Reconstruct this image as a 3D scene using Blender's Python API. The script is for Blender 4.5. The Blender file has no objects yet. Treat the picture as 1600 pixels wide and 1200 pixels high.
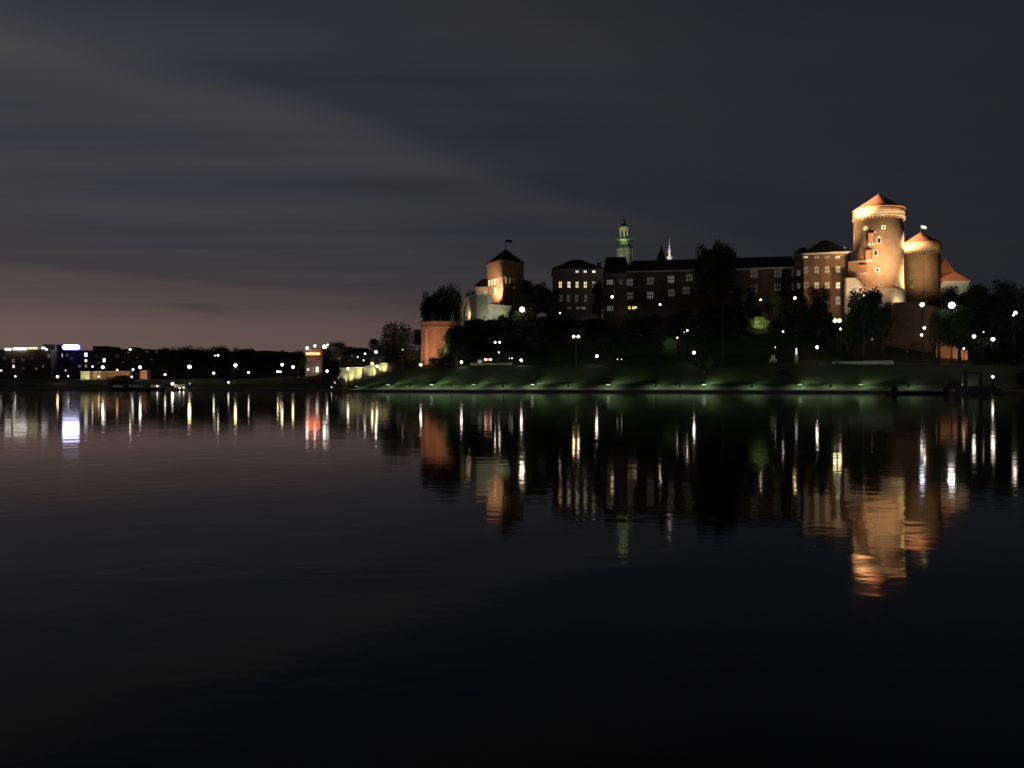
import bpy, math, random
from mathutils import Vector, Matrix, noise

scene = bpy.context.scene
C = scene.collection
R = math.radians

# ------------------------------------------------------------------ camera
F, CX, HZ, CAMH = 1280.0, 800.0, 602.0, 1.7          # photo pixels: focal length, centre, horizon; eye height in metres
cam_d = bpy.data.cameras.new('camera')
cam_d.sensor_width = 36; cam_d.lens = 36 * F / 1600
cam_d.shift_y = (HZ - 600) / 1600.0
cam_d.clip_start = 0.1; cam_d.clip_end = 20000
cam = bpy.data.objects.new('camera', cam_d); C.objects.link(cam)
cam.location = (0, 0, CAMH); cam.rotation_euler = (R(90), 0, 0)
scene.camera = cam

# ------------------------------------------------------------------ render / view
scene.view_settings.view_transform = 'Standard'
scene.view_settings.look = 'None'
scene.view_settings.exposure = 0.0
scene.view_settings.gamma = 1.0
scene.view_settings.use_curve_mapping = False
scene.render.engine = 'CYCLES'
cy = scene.cycles
cy.use_denoising = True
cy.max_bounces = 5; cy.diffuse_bounces = 2; cy.glossy_bounces = 3
cy.caustics_reflective = False; cy.caustics_refractive = False
cy.sample_clamp_indirect = 3.0
cy.sample_clamp_direct = 40.0

# ------------------------------------------------------------------ world: dusk sky with streaks of high cloud
world = bpy.data.worlds.new('World'); scene.world = world
world.use_nodes = True
nt = world.node_tree; nt.nodes.clear()
def N(t, **kw):
    n = nt.nodes.new(t)
    for k, v in kw.items(): setattr(n, k, v)
    return n
def L(a, b): nt.links.new(a, b)
def M(op, a, b=None, c=None, clamp=False):
    n = N('ShaderNodeMath', operation=op, use_clamp=clamp)
    for i, v in enumerate((a, b, c)):
        if v is None: continue
        if isinstance(v, (int, float)): n.inputs[i].default_value = v
        else: L(v, n.inputs[i])
    return n.outputs[0]
def ramp(fac, stops, interp='LINEAR'):
    n = N('ShaderNodeValToRGB'); cr = n.color_ramp; cr.interpolation = interp
    while len(cr.elements) < len(stops): cr.elements.new(0.5)
    for e, (p, c) in zip(cr.elements, stops):
        e.position = p; e.color = (c[0], c[1], c[2], 1) if isinstance(c, tuple) else (c, c, c, 1)
    L(fac, n.inputs[0]); return n.outputs[0]
def lin(r, g, b):
    f = lambda v: (v / 255) / 12.92 if v / 255 <= .04045 else ((v / 255 + .055) / 1.055) ** 2.4
    return (f(r), f(g), f(b))
def mixc(f, a, b, blend='MIX'):
    n = N('ShaderNodeMix', data_type='RGBA', blend_type=blend)
    if isinstance(f, (int, float)): n.inputs[0].default_value = f
    else: L(f, n.inputs[0])
    for i, v in ((6, a), (7, b)):
        if isinstance(v, tuple): n.inputs[i].default_value = (v[0], v[1], v[2], 1)
        else: L(v, n.inputs[i])
    return n.outputs[2]
tc = N('ShaderNodeTexCoord')
sep = N('ShaderNodeSeparateXYZ'); L(tc.outputs['Generated'], sep.inputs[0])
zz = M('MAXIMUM', sep.outputs[2], 0.012)
px_ = M('DIVIDE', sep.outputs[0], zz); py_ = M('DIVIDE', sep.outputs[1], zz)
cmb = N('ShaderNodeCombineXYZ'); L(px_, cmb.inputs[0]); L(py_, cmb.inputs[1])
# distort the cloud plane a little
nz = N('ShaderNodeTexNoise'); nz.inputs['Scale'].default_value = 0.35; nz.inputs['Detail'].default_value = 4
L(cmb.outputs[0], nz.inputs['Vector'])
q = M('SUBTRACT', M('MULTIPLY', px_, 0.76), M('MULTIPLY', py_, 0.65))
q2 = M('ADD', q, M('MULTIPLY', M('SUBTRACT', nz.outputs[0], 0.5), .95))
qn = M('DIVIDE', M('MULTIPLY', q2, -1.0), 12.0, clamp=True)          # 0..1 for q = 0..-12
def s(v): return v / 12.0
cloud = ramp(qn, [(0.0, .36), (s(1.0), .38), (s(1.45), .55), (s(1.9), .18), (s(2.42), .24), (s(2.7), .74), (s(2.85), .68),
                  (s(3.2), .46), (s(4.2), .50), (s(4.7), .60), (s(5.4), .42), (s(6.4), .52), (s(7.2), .42), (s(8.4), .48), (1.0, .5)])
# fine streaks along the bands
mp = N('ShaderNodeMapping'); mp.inputs['Rotation'].default_value = (0, 0, R(-49)); mp.inputs['Scale'].default_value = (0.16, 2.3, 1)
L(cmb.outputs[0], mp.inputs[0])
n2 = N('ShaderNodeTexNoise'); n2.inputs['Scale'].default_value = 0.9; n2.inputs['Detail'].default_value = 5; n2.inputs['Roughness'].default_value = 0.55
L(mp.outputs[0], n2.inputs['Vector'])
cl = M('ADD', cloud, M('MULTIPLY', M('SUBTRACT', n2.outputs[0], 0.5), 0.8), clamp=True)
# small dark scraps of cloud
def scrap(cx, cyy, sx, sy):
    v = N('ShaderNodeMapping'); v.vector_type = 'POINT'
    v.inputs['Location'].default_value = (-cx * sx, -cyy * sy, 0); v.inputs['Scale'].default_value = (sx, sy, 0)
    L(cmb.outputs[0], v.inputs[0])
    l = N('ShaderNodeVectorMath', operation='LENGTH'); L(v.outputs[0], l.inputs[0])
    d = M('ADD', l.outputs[1], M('MULTIPLY', M('SUBTRACT', n2.outputs[0], 0.5), 1.6))
    return M('SUBTRACT', 1.0, d, clamp=True)
sc1 = scrap(-0.50, 4.08, 2.6, 3.2); sc2 = M('MULTIPLY', scrap(-4.05, 10.9, 1.9, .9), .45)
scraps = M('MULTIPLY', M('MAXIMUM', sc1, sc2), .8)
# azimuth (tan) left to right; 0 at left edge, 1 at right edge of the photograph
az = M('DIVIDE', M('ADD', M('DIVIDE', sep.outputs[0], M('MAXIMUM', sep.outputs[1], 0.05)), 0.625), 1.25, clamp=True)
clear_c = ramp(az, [(0, lin(42, 46, 59)), (.35, lin(39, 43, 55)), (.7, lin(36, 38, 46)), (1, lin(34, 36, 42))])
cloud_c = ramp(az, [(0, lin(74, 72, 71)), (.3, lin(69, 67, 67)), (.5, lin(56, 55, 56)), (.72, lin(43, 43, 46)), (1, lin(38, 39, 42))])
col = mixc(cl, clear_c, cloud_c)
# warm afterglow low in the west (left)
el = M('MULTIPLY', sep.outputs[2], 4.0, clamp=True)
glow_el = ramp(el, [(0.0, .75), (.10, .9), (.24, .88), (.42, .34), (.62, .12), (.9, 0.0)], 'EASE')
glow_az = ramp(az, [(0, 1.0), (.3, .80), (.5, .44), (.66, .14), (1, .0)], 'EASE')
xt = M('DIVIDE', sep.outputs[0], M('MAXIMUM', sep.outputs[1], 0.05))
e_ = M('ADD', M('ADD', sep.outputs[2], M('MULTIPLY', xt, .040)), M('MULTIPLY', M('SUBTRACT', n2.outputs[0], .5), .012))
gq = ramp(M('MULTIPLY', e_, 4.0, clamp=True), [(0.0, 1.0), (.385, 1.0), (.43, .55), (.60, .30), (1, .0)])
glow = M('MULTIPLY', M('MULTIPLY', glow_el, glow_az), gq)
col = mixc(glow, col, lin(108, 87, 80))
# darker bank of cloud that ends at the edge of the afterglow
bk = ramp(M('MULTIPLY', e_, 4.0, clamp=True), [(0.0, 0), (.395, 0), (.43, .8), (.50, .5), (.62, 0)])
bk2 = ramp(az, [(0, 1.0), (.18, .9), (.42, .35), (.7, 0)])
col = mixc(M('MULTIPLY', M('MULTIPLY', bk, bk2), .75), col, lin(60, 58, 59))
col = mixc(scraps, col, lin(50, 49, 52))
# the sky grows darker towards the zenith
zen = ramp(sep.outputs[2], [(0, 1.0), (.36, (1.0, 1.0, 1.0)), (.48, (.80, .78, .72)), (.75, (.34, .33, .30)), (1, .25)])
col = mixc(1.0, col, zen, 'MULTIPLY')
bg = N('ShaderNodeBackground'); L(col, bg.inputs[0]); bg.inputs[1].default_value = 1.0
out = N('ShaderNodeOutputWorld'); L(bg.outputs[0], out.inputs[0])

# ------------------------------------------------------------------ materials
MATS = {}
def mat(name, col, rough=.85, var=.25, scale=.6, metal=0.0, col2=None, bump=0.0, kind='noise'):
    if name in MATS: return MATS[name]
    m = bpy.data.materials.new(name); m.use_nodes = True
    t = m.node_tree; b = t.nodes['Principled BSDF']
    b.inputs['Roughness'].default_value = rough; b.inputs['Metallic'].default_value = metal
    b.inputs['Specular IOR Level'].default_value = .2
    g = t.nodes.new('ShaderNodeNewGeometry'); nn = t.nodes.new('ShaderNodeTexNoise')
    nn.inputs['Scale'].default_value = scale; nn.inputs['Detail'].default_value = 6; nn.inputs['Roughness'].default_value = .65
    t.links.new(g.outputs['Position'], nn.inputs['Vector'])
    mx = t.nodes.new('ShaderNodeMix'); mx.data_type = 'RGBA'
    rp = t.nodes.new('ShaderNodeValToRGB'); rp.color_ramp.elements[0].position = .3; rp.color_ramp.elements[1].position = .7
    t.links.new(nn.outputs[0], rp.inputs[0]); t.links.new(rp.outputs[0], mx.inputs[0])
    c2 = col2 or tuple(c * (1 - 2 * var) for c in col)
    mx.inputs[6].default_value = (*c2, 1); mx.inputs[7].default_value = (*col, 1)
    src = mx.outputs[2]
    if kind == 'brick':                       # courses of brick or stone blocks
        w = t.nodes.new('ShaderNodeTexWave'); w.bands_direction = 'Z'; w.inputs['Scale'].default_value = 1.1
        w.inputs['Distortion'].default_value = 1.5; w.inputs['Detail'].default_value = 2
        t.links.new(g.outputs['Position'], w.inputs['Vector'])
        m2 = t.nodes.new('ShaderNodeMix'); m2.data_type = 'RGBA'; m2.blend_type = 'MULTIPLY'; m2.inputs[0].default_value = .35
        t.links.new(src, m2.inputs[6]); t.links.new(w.outputs['Color'], m2.inputs[7]); src = m2.outputs[2]
    t.links.new(src, b.inputs['Base Color'])
    if bump:
        bp = t.nodes.new('ShaderNodeBump'); bp.inputs['Strength'].default_value = bump; bp.inputs['Distance'].default_value = .3
        t.links.new(nn.outputs[0], bp.inputs['Height']); t.links.new(bp.outputs[0], b.inputs['Normal'])
    MATS[name] = m; return m
def emit(name, col, strength, sampling='AUTO'):
    if name in MATS: return MATS[name]
    m = bpy.data.materials.new(name); m.use_nodes = True
    b = m.node_tree.nodes['Principled BSDF']
    b.inputs['Base Color'].default_value = (.5, .5, .5, 1)
    b.inputs['Emission Color'].default_value = (*col, 1); b.inputs['Emission Strength'].default_value = strength
    m.cycles.emission_sampling = sampling
    MATS[name] = m; return m

BRICK = mat('brick', (.40, .20, .11), col2=(.27, .13, .075), scale=.9, kind='brick')
BRICK_PALE = mat('pale_brick', (.50, .32, .19), col2=(.30, .18, .105), scale=.45, kind='brick')
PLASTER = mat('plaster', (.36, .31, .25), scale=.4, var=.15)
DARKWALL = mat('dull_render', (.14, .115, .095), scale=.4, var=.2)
LIME = mat('limestone', (.50, .48, .40), scale=.5, var=.18, kind='brick')
STONE = mat('dressed_stone', (.62, .58, .48), scale=1.5, var=.1)
TILE = mat('roof_tile', (.44, .165, .085), col2=(.32, .12, .065), scale=1.2, kind='brick')
SLATE = mat('dark_roof', (.055, .045, .042), scale=1.2, var=.2)
COPPER = mat('copper_green', (.16, .22, .17), scale=2, var=.25)
CONC = mat('concrete', (.26, .25, .23), scale=.8, var=.2)
ASPH = mat('asphalt', (.11, .11, .10), scale=1.0, var=.15)
METAL = mat('dark_metal', (.04, .04, .045), rough=.45, metal=.6, var=.1)
WHITEP = mat('white_paint', (.75, .75, .72), var=.05)
GLASSD = mat('dark_glass', (.02, .022, .025), rough=.15, var=.1)
GRASS = mat('grass_turf', (.058, .085, .034), col2=(.030, .048, .020), scale=.35, bump=.6)
LEAF = mat('foliage', (.042, .058, .024), col2=(.020, .032, .012), scale=.9)
BARK = mat('bark', (.07, .055, .04), scale=3, var=.3)
REDP = mat('red_paint', (.45, .05, .04), var=.1)
CLOTH = mat('flag_cloth', (.7, .68, .66), var=.08)
HILLM = mat('far_hill', (.03, .035, .03), scale=.01, var=.2)

# ------------------------------------------------------------------ helpers
def P(px, py, D):
    return Vector(((px - CX) / F * D, D, CAMH + (HZ - py) / F * D))
def Z(py, D): return CAMH + (HZ - py) / F * D
def X(px, D): return (px - CX) / F * D

class MB:
    def __init__(self): self.v = []; self.f = []
    def poly(self, pts):
        i = len(self.v); self.v += [tuple(p) for p in pts]; self.f.append(tuple(range(i, i + len(pts))))
    def box(self, c, sx, sy, sz, rot=0.0, taper=1.0):
        """centre of the base c, full sizes, turned about Z"""
        cr, sr = math.cos(rot), math.sin(rot); i = len(self.v)
        for k, (z, t) in enumerate(((0, 1.0), (sz, taper))):
            for ax, ay in ((-1, -1), (1, -1), (1, 1), (-1, 1)):
                x, y = ax * sx / 2 * t, ay * sy / 2 * t
                self.v.append((c[0] + x * cr - y * sr, c[1] + x * sr + y * cr, c[2] + z))
        for q in ((0, 3, 2, 1), (4, 5, 6, 7), (0, 1, 5, 4), (1, 2, 6, 5), (2, 3, 7, 6), (3, 0, 4, 7)):
            self.f.append(tuple(i + k for k in q))
    def obox(self, o, ux, uy, uz, a, b, c_):
        """box centred on o with half sizes a,b,c along unit axes"""
        i = len(self.v)
        for sz in (-1, 1):
            for sx, sy in ((-1, -1), (1, -1), (1, 1), (-1, 1)):
                self.v.append(tuple(o + ux * sx * a + uy * sy * b + uz * sz * c_))
        for q in ((0, 3, 2, 1), (4, 5, 6, 7), (0, 1, 5, 4), (1, 2, 6, 5), (2, 3, 7, 6), (3, 0, 4, 7)):
            self.f.append(tuple(i + k for k in q))
    def prism(self, foot, z0, z1, scale=1.0):
        """foot: list of (x,y); z0/z1 numbers or lists"""
        n = len(foot); i = len(self.v)
        cx = sum(p[0] for p in foot) / n; cyy = sum(p[1] for p in foot) / n
        a0 = z0 if isinstance(z0, (list, tuple)) else [z0] * n
        a1 = z1 if isinstance(z1, (list, tuple)) else [z1] * n
        for k, p in enumerate(foot): self.v.append((p[0], p[1], a0[k]))
        for k, p in enumerate(foot): self.v.append((cx + (p[0] - cx) * scale, cyy + (p[1] - cyy) * scale, a1[k]))
        self.f.append(tuple(i + k for k in range(n))[::-1]); self.f.append(tuple(i + n + k for k in range(n)))
        for k in range(n): self.f.append((i + k, i + (k + 1) % n, i + n + (k + 1) % n, i + n + k))
    def lathe(self, c, prof, seg=32, a0=0.0, cap=True):
        i = len(self.v); n = len(prof)
        for k in range(seg):
            a = a0 + 2 * math.pi * k / seg
            for r, z in prof: self.v.append((c[0] + r * math.cos(a), c[1] + r * math.sin(a), c[2] + z))
        for k in range(seg):
            k2 = (k + 1) % seg
            for j in range(n - 1):
                self.f.append((i + k * n + j, i + k2 * n + j, i + k2 * n + j + 1, i + k * n + j + 1))
        if cap:
            self.f.append(tuple(i + k * n for k in range(seg))[::-1]); self.f.append(tuple(i + k * n + n - 1 for k in range(seg)))
    def tube(self, p0, p1, r0, r1=None, seg=6):
        r1 = r0 if r1 is None else r1
        p0, p1 = Vector(p0), Vector(p1); d = (p1 - p0).normalized()
        a = d.orthogonal().normalized(); b = d.cross(a); i = len(self.v)
        for p, r in ((p0, r0), (p1, r1)):
            for k in range(seg):
                t = 2 * math.pi * k / seg; self.v.append(tuple(p + a * r * math.cos(t) + b * r * math.sin(t)))
        for k in range(seg): self.f.append((i + k, i + (k + 1) % seg, i + seg + (k + 1) % seg, i + seg + k))
        self.f.append(tuple(i + k for k in range(seg))[::-1]); self.f.append(tuple(i + seg + k for k in range(seg)))
    def build(self, name, material, parent=None, smooth=False):
        me = bpy.data.meshes.new(name); me.from_pydata(self.v, [], self.f); me.update()
        if smooth:
            for p in me.polygons: p.use_smooth = True
        me.materials.append(material)
        o = bpy.data.objects.new(name, me); C.objects.link(o)
        if parent is not None:
            o.parent = parent; o.matrix_parent_inverse = Matrix.Translation(-parent.location)
        return o
def tag(o, label=None, cat=None, group=None, kind=None):
    if label: o['label'] = label
    if cat: o['category'] = cat
    if group: o['group'] = group
    if kind: o['kind'] = kind
    return o
def thing(name, loc, label, cat, group=None):
    o = bpy.data.objects.new(name, None); C.objects.link(o); o.location = loc; o.empty_display_size = .3
    return tag(o, label, cat, group)

# ------------------------------------------------------------------ the river bank and the castle hill (one sheet)
BANK = [(-1500, 330), (-200, 300), (0, 290), (200, 285), (400, 262), (480, 236), (560, 214), (700, 205), (900, 199), (1100, 190), (1300, 181), (1500, 165), (1700, 148), (3000, 110)]
def lerp_tab(tab, x):
    if x <= tab[0][0]: return tab[0][1]
    for (a, va), (b, vb) in zip(tab, tab[1:]):
        if x <= b:
            t = (x - a) / (b - a)
            return va + (vb - va) * t
    return tab[-1][1]
def bank(px): return lerp_tab(BANK, px)
SL = [0, .7, 6, 26, 34, 38, 60, 75, 90, 250, 700, 3000, 9000]
LEFT = [.5, .5, 1.25, 3.6, 3.8, 3.9, 4.0, 4.2, 4.5, 5, 6, 20, 40]
HP = [
 (-1500, LEFT), (390, LEFT),
 (450, [.5, .5, 1.25, 4.4, 4.6, 4.7, 4.8, 5, 5, 5, 6, 20, 40]),
 (485, [.5, .5, 1.25, 3.4, 3.8, 4.3, 4.8, 5, 5, 5, 6, 20, 40]),
 (500, [.5, .5, .55, .9, 1.3, 1.5, 5, 5.5, 6, 6, 6, 20, 40]),
 (545, [.5, .5, .55, .8, 1.0, 1.5, 6, 7, 7, 7, 7, 20, 40]),
 (575, [.5, .5, 1.25, 3.2, 3.4, 3.5, 7, 8, 8, 8, 8, 20, 40]),
 (600, [.5, .5, 1.25, 5.0, 5.2, 5.4, 8, 9, 9, 9, 9, 20, 40]),
 (650, [.5, .5, 1.25, 7.0, 7.2, 7.6, 10, 11, 12, 12, 12, 20, 40]),
 (668, [.5, .5, 1.25, 7.1, 7.4, 16, 20, 20.5, 21, 21, 20, 20, 40]),
 (720, [.5, .5, 1.25, 7.2, 7.6, 12, 18.5, 21, 22, 22, 20, 20, 40]),
 (800, [.5, .5, 1.25, 7.2, 7.4, 9, 18, 22, 23, 23, 20, 20, 40]),
 (1300, [.5, .5, 1.25, 7.1, 7.4, 9, 18, 22, 23, 23, 20, 20, 40]),
 (1450, [.5, .5, 1.25, 6.4, 6.8, 7.2, 14, 20, 22, 22, 20, 20, 40]),
 (1600, [.5, .5, 1.25, 5.4, 5.8, 6.4, 11, 14, 15, 15, 15, 20, 40]),
 (3000, [.5, .5, 1.25, 5, 5.4, 6, 8, 9, 10, 10, 10, 20, 40]),
]
def height(px, s_):
    for (a, pa), (b, pb) in zip(HP, HP[1:]):
        if a <= px <= b:
            t = (px - a) / (b - a); break
    else: t, pa, pb = (0, HP[0][1], HP[0][1]) if px < HP[0][0] else (1, HP[-1][1], HP[-1][1])
    za = lerp_tab(list(zip(SL, pa)), s_); zb = lerp_tab(list(zip(SL, pb)), s_)
    return za + (zb - za) * t
def ground(px, D): return height(px, D - bank(px))
us = [-1500, -1000, -600, -300] + list(range(-200, 1860, 10)) + [2000, 2300, 2700, 3000]
ss = [.7, 1.5, 3, 4.5, 6, 6.6, 7.4, 8.5, 10, 13, 16, 19, 22, 24, 26, 28, 31, 34, 35, 36, 38, 42, 46, 50, 55, 60, 67, 75, 90, 120, 180, 250, 400, 700, 1500, 3000, 9000]
g = MB()
for u in us:
    for k in ss:
        D = bank(u) + k
        z = height(u, k)
        if 7 < k < 400: z += (noise.noise(Vector((X(u, D) * .15, D * .15, 0))) * .35) * (1 if k > 26 else .5)
        g.v.append((X(u, D), D, z))
n = len(ss)
for i in range(len(us) - 1):
    for j in range(n - 1):
        a = i * n + j; g.f.append((a, a + n, a + n + 1, a + 1))
tag(g.build('ground', GRASS, smooth=True), kind='structure')

def strip(name, material, s0, s1, dz, u0=-1500, u1=3000, th=None, z0=None):
    m = MB(); rows = [u for u in us if u0 <= u <= u1]
    for u in rows:
        b = bank(u)
        pts = []
        for s_ in (s0, s1):
            D = b + s_; pts.append((X(u, D), D, height(u, s_) + dz))
        if th is None: m.v += pts
        else: m.v += [(pts[0][0], pts[0][1], z0), pts[0], pts[1], (pts[1][0], pts[1][1], z0)]
    w = 2 if th is None else 4
    for i in range(len(rows) - 1):
        for j in range(w - 1): a = i * w + j; m.f.append((a, a + w, a + w + 1, a + 1))
    return tag(m.build(name, material), kind='structure')
strip('quay_wall', CONC, 0, .7, 0.06, th=1, z0=-1.5)
strip('riverside_path', CONC, .75, 3.0, .03)
strip('upper_path', CONC, 27, 31, .32, 640, 1560)
strip('left_bank_path', CONC, 27, 30, .3, -300, 470)

# water
wm = bpy.data.materials.new('river_water'); wm.use_nodes = True
t = wm.node_tree; b = t.nodes['Principled BSDF']
b.inputs['Base Color'].default_value = (.004, .006, .006, 1); b.inputs['IOR'].default_value = 1.21
b.inputs['Roughness'].default_value = .052
g_ = t.nodes.new('ShaderNodeNewGeometry')
prev = None
for sc_, dist, rot, sy in ((.35, .009, 20, 1.0), (1.7, .0028, -12, 1.5), (6.5, .0003, 8, 1.5)):
    mp_ = t.nodes.new('ShaderNodeMapping'); mp_.inputs['Rotation'].default_value = (0, 0, R(rot)); mp_.inputs['Scale'].default_value = (1, sy, 1)
    t.links.new(g_.outputs['Position'], mp_.inputs[0])
    nn = t.nodes.new('ShaderNodeTexNoise'); nn.inputs['Scale'].default_value = sc_; nn.inputs['Detail'].default_value = 2
    t.links.new(mp_.outputs[0], nn.inputs['Vector'])
    bp = t.nodes.new('ShaderNodeBump'); bp.inputs['Strength'].default_value = 1; bp.inputs['Distance'].default_value = dist
    t.links.new(nn.outputs[0], bp.inputs['Height'])
    if prev is not None: t.links.new(prev, bp.inputs['Normal'])
    prev = bp.outputs[0]
t.links.new(prev, b.inputs['Normal'])
w = MB(); w.poly([(-2500, -60, 0), (2500, -60, 0), (2500, 345, 0), (-2500, 345, 0)])
tag(w.build('river_water', wm), kind='structure')

# far wooded ridge on the horizon
h = MB()
prof = []
for i, u in enumerate(range(-400, 2100, 20)):
    y = 553 - 7 * math.exp(-((u - 250) / 190.0) ** 2) + noise.noise(Vector((u * .013, 3, 0))) * 3.5 + noise.noise(Vector((u * .07, 8, 0))) * 1.2
    p = P(u, y, 2600); prof.append(p)
for a, b_ in zip(prof, prof[1:]):
    for (k0, d0), (k1, d1) in (((0, -400), (1, 0)), ((1, 0), (0, 500))):
        h.poly([(a.x, a.y + d0, a.z if k0 else 0), (b_.x, b_.y + d0, b_.z if k0 else 0), (b_.x, b_.y + d1, b_.z if k1 else 0), (a.x, a.y + d1, a.z if k1 else 0)])
tag(h.build('hills', HILLM, smooth=True), kind='structure')

# ------------------------------------------------------------------ trees
def crown_mesh(seed, kind):
    rnd = random.Random(seed); v = []; f = []
    if kind == 'cone': blobs = [((rnd.uniform(-.15, .15), rnd.uniform(-.15, .15), z), .85 - .62 * (z + 1) / 2) for z in (-.8, -.5, -.2, .1, .4, .65, .85)]
    else:
        blobs = [((0, 0, -.15), .62), ((0, 0, .3), .55)]
        for k in range(13):
            a = rnd.uniform(0, 6.28); z = rnd.uniform(-.6, .72); rr = .62 * math.sqrt(max(.05, 1 - (z * 1.05) ** 2))
            blobs.append(((rr * math.cos(a), rr * math.sin(a), z), rnd.uniform(.22, .38)))
    tot = sum(r * r for _, r in blobs)
    for (c, r) in blobs:
        for k in range(int(5200 * r * r / tot)):
            d = Vector((rnd.gauss(0, 1), rnd.gauss(0, 1), rnd.gauss(0, 1))).normalized()
            rad = r * (rnd.uniform(.5, 1.0) if rnd.random() < .8 else rnd.uniform(1.0, 1.16))
            p = Vector(c) + Vector((d.x * rad, d.y * rad, d.z * rad))
            a = Vector((rnd.gauss(0, 1), rnd.gauss(0, 1), rnd.gauss(0, 1))).normalized(); b = a.orthogonal().normalized()
            sz = rnd.uniform(.022, .05); i = len(v)
            v += [tuple(p + a * sz), tuple(p + b * sz * .8), tuple(p - a * sz), tuple(p - b * sz * .8)]; f.append((i, i + 1, i + 2, i + 3))
    me = bpy.data.meshes.new('crown'); me.from_pydata(v, [], f); me.materials.append(LEAF); return me
CROWNS = [crown_mesh(k, 'round') for k in range(5)]; CONES = [crown_mesh(50 + k, 'cone') for k in range(2)]
def trunk_mesh(seed):
    rnd = random.Random(seed); m = MB(); p = Vector((0, 0, 0)); r = .035
    for k in range(4):
        q_ = p + Vector((rnd.uniform(-.02, .02), rnd.uniform(-.02, .02), .16)); m.tube(p, q_, r, r * .82, 8); p = q_; r *= .82
        if k > 0:
            for _ in range(2):
                a = rnd.uniform(0, 6.28); m.tube(p, p + Vector((math.cos(a) * .16, math.sin(a) * .16, .18)), r * .6, r * .2, 5)
    o = m.build('trunk', BARK); me = o.data; bpy.data.objects.remove(o); return me
TRUNKS = [trunk_mesh(k) for k in range(3)]
trnd = random.Random(11)
def tree(px, top, wpx, D, label, kind='round', squash=None, base=None, name='tree', group=None, low=.22):
    """top: photo row of the crown's top; wpx: crown width in photo pixels"""
    z1 = Z(top, D); z0 = ground(px, D) if base is None else base
    hgt = z1 - z0; rad = wpx / F * D / 2
    o = thing(name, (X(px, D), D, z0), label, 'bush' if name == 'bush' else 'tree', group)
    o.rotation_euler = (0, 0, trnd.uniform(0, 6.28))
    if name != 'bush':
        tr = bpy.data.objects.new('trunk', trnd.choice(TRUNKS)); C.objects.link(tr); tr.parent = o
        tr.scale = (hgt * .9, hgt * .9, hgt)
    ch = hgt * (1 - low) if name != 'bush' else hgt
    cr = bpy.data.objects.new('crown', trnd.choice(CONES if kind == 'cone' else CROWNS)); C.objects.link(cr); cr.parent = o
    cr.location = (0, 0, hgt - ch / 2 * .98); cr.scale = (rad * 1.08, rad * 1.08, ch / 2 * 1.02)
    return o
GT = 'trees along the far bank'
for a in [
 (236, 552, 44, 345, 'dark rounded tree right of the orange lit low wall'),
 (272, 541, 52, 350, 'tall dark tree at the left end of the tree mass on the left bank'),
 (304, 540, 56, 356, 'broad dark tree above the brightest yellow street lamp of the left bank'),
 (340, 541, 54, 352, 'broad dark tree in the middle of the left tree mass, beneath two small white lights'),
 (378, 544, 46, 345, 'dark tree at the right end of the left bank tree mass'),
 (408, 556, 44, 330, 'low dark tree in the dip of the skyline'),
 (440, 548, 44, 318, 'dark tree behind the lamp cluster left of the red sign building'),
 (466, 546, 34, 316, 'dark tree touching the left side of the building with the red sign'),
 (525, 534, 44, 335, 'dark tree rising right of the white roof lights beside the red sign'),
 (556, 541, 40, 330, 'low spreading dark tree behind the houses above the lit stone wall'),
 (592, 528, 36, 300, 'dark tree left of the tall conical tree by the bastion'),
 (655, 512, 26, 262, 'thin grey green tree squeezed between conical tree and orange bastion'),
 (672, 456, 34, 256, 'leftmost tree on top of the orange bastion', ),
 (691, 447, 34, 260, 'second tree from the left on top of the orange bastion'),
 (711, 439, 34, 264, 'tallest tree on the bastion, left of the floodlit limestone wall'),
 (736, 452, 24, 290, 'small dark tree behind the limestone wall of the square tower'),
 (714, 504, 48, 229, 'dark tree hiding the right half of the orange bastion wall'),
 (812, 446, 34, 258, 'dark tree hiding the right foot of the square tower'),
 (835, 441, 44, 262, 'dark tree between square tower and west wing of the castle'),
 (862, 452, 34, 262, 'dark tree touching the left corner of the castle west wing'),
 (936, 440, 28, 262, 'narrow dark tree hiding the right end of the west wing windows'),
 (1105, 382, 46, 262, 'left half of the huge dark tree that overtops the long castle wing'),
 (1128, 378, 50, 266, 'right half of the huge dark tree that overtops the long castle wing'),
 (1163, 446, 44, 256, 'dark tree in front of the long wing just right of the huge tree'),
 (1214, 456, 44, 250, 'dark tree in front of the unlit stretch of the long wing'),
 (1248, 462, 34, 246, 'dark tree at the corner where the long wing meets the lit east wing'),
 (1279, 444, 46, 236, 'dark tree covering the lower windows of the lit east wing'),
 (1352, 452, 56, 214, 'large round black tree in front of the foot of the tallest round tower'),
 (1326, 486, 44, 212, 'dark tree below the twin lamp left of the tallest round tower'),
 (1380, 474, 34, 216, 'dark tree beside the brown brick slope wall below the round tower'),
 (1485, 444, 40, 262, 'bushy tree in front of the white wall of the steep roofed house'),
 (1466, 482, 44, 206, 'tree with trunk outlined against the low orange wall'),
 (1500, 478, 46, 204, 'tree below the brightest white floodlight, right of the orange wall'),
 (1532, 442, 52, 240, 'dark tree right of the steep roofed house'),
 (1568, 434, 54, 236, 'tallest dark tree near the right edge of the photo'),
 (1606, 440, 60, 226, 'dark tree cut by the right edge of the photo'),
 (1556, 500, 50, 204, 'low dark tree behind the two white lamps at the far right'),
 (1600, 520, 56, 196, 'low dark tree at the right edge behind the landing steps'),
 (1101, 557, 28, 206, 'small tree on the grass slope above a low bank light'),
 (1223, 576, 26, 198, 'small dark tree low on the grass slope below the white lit pillar'),
 (1318, 549, 26, 212, 'small tree at the top of the slope, faintly lit by a lamp beside it'),
]:
    tree(*a, group=GT, low=(.04 if 480 > a[1] and a[0] < 740 else .22))
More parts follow.
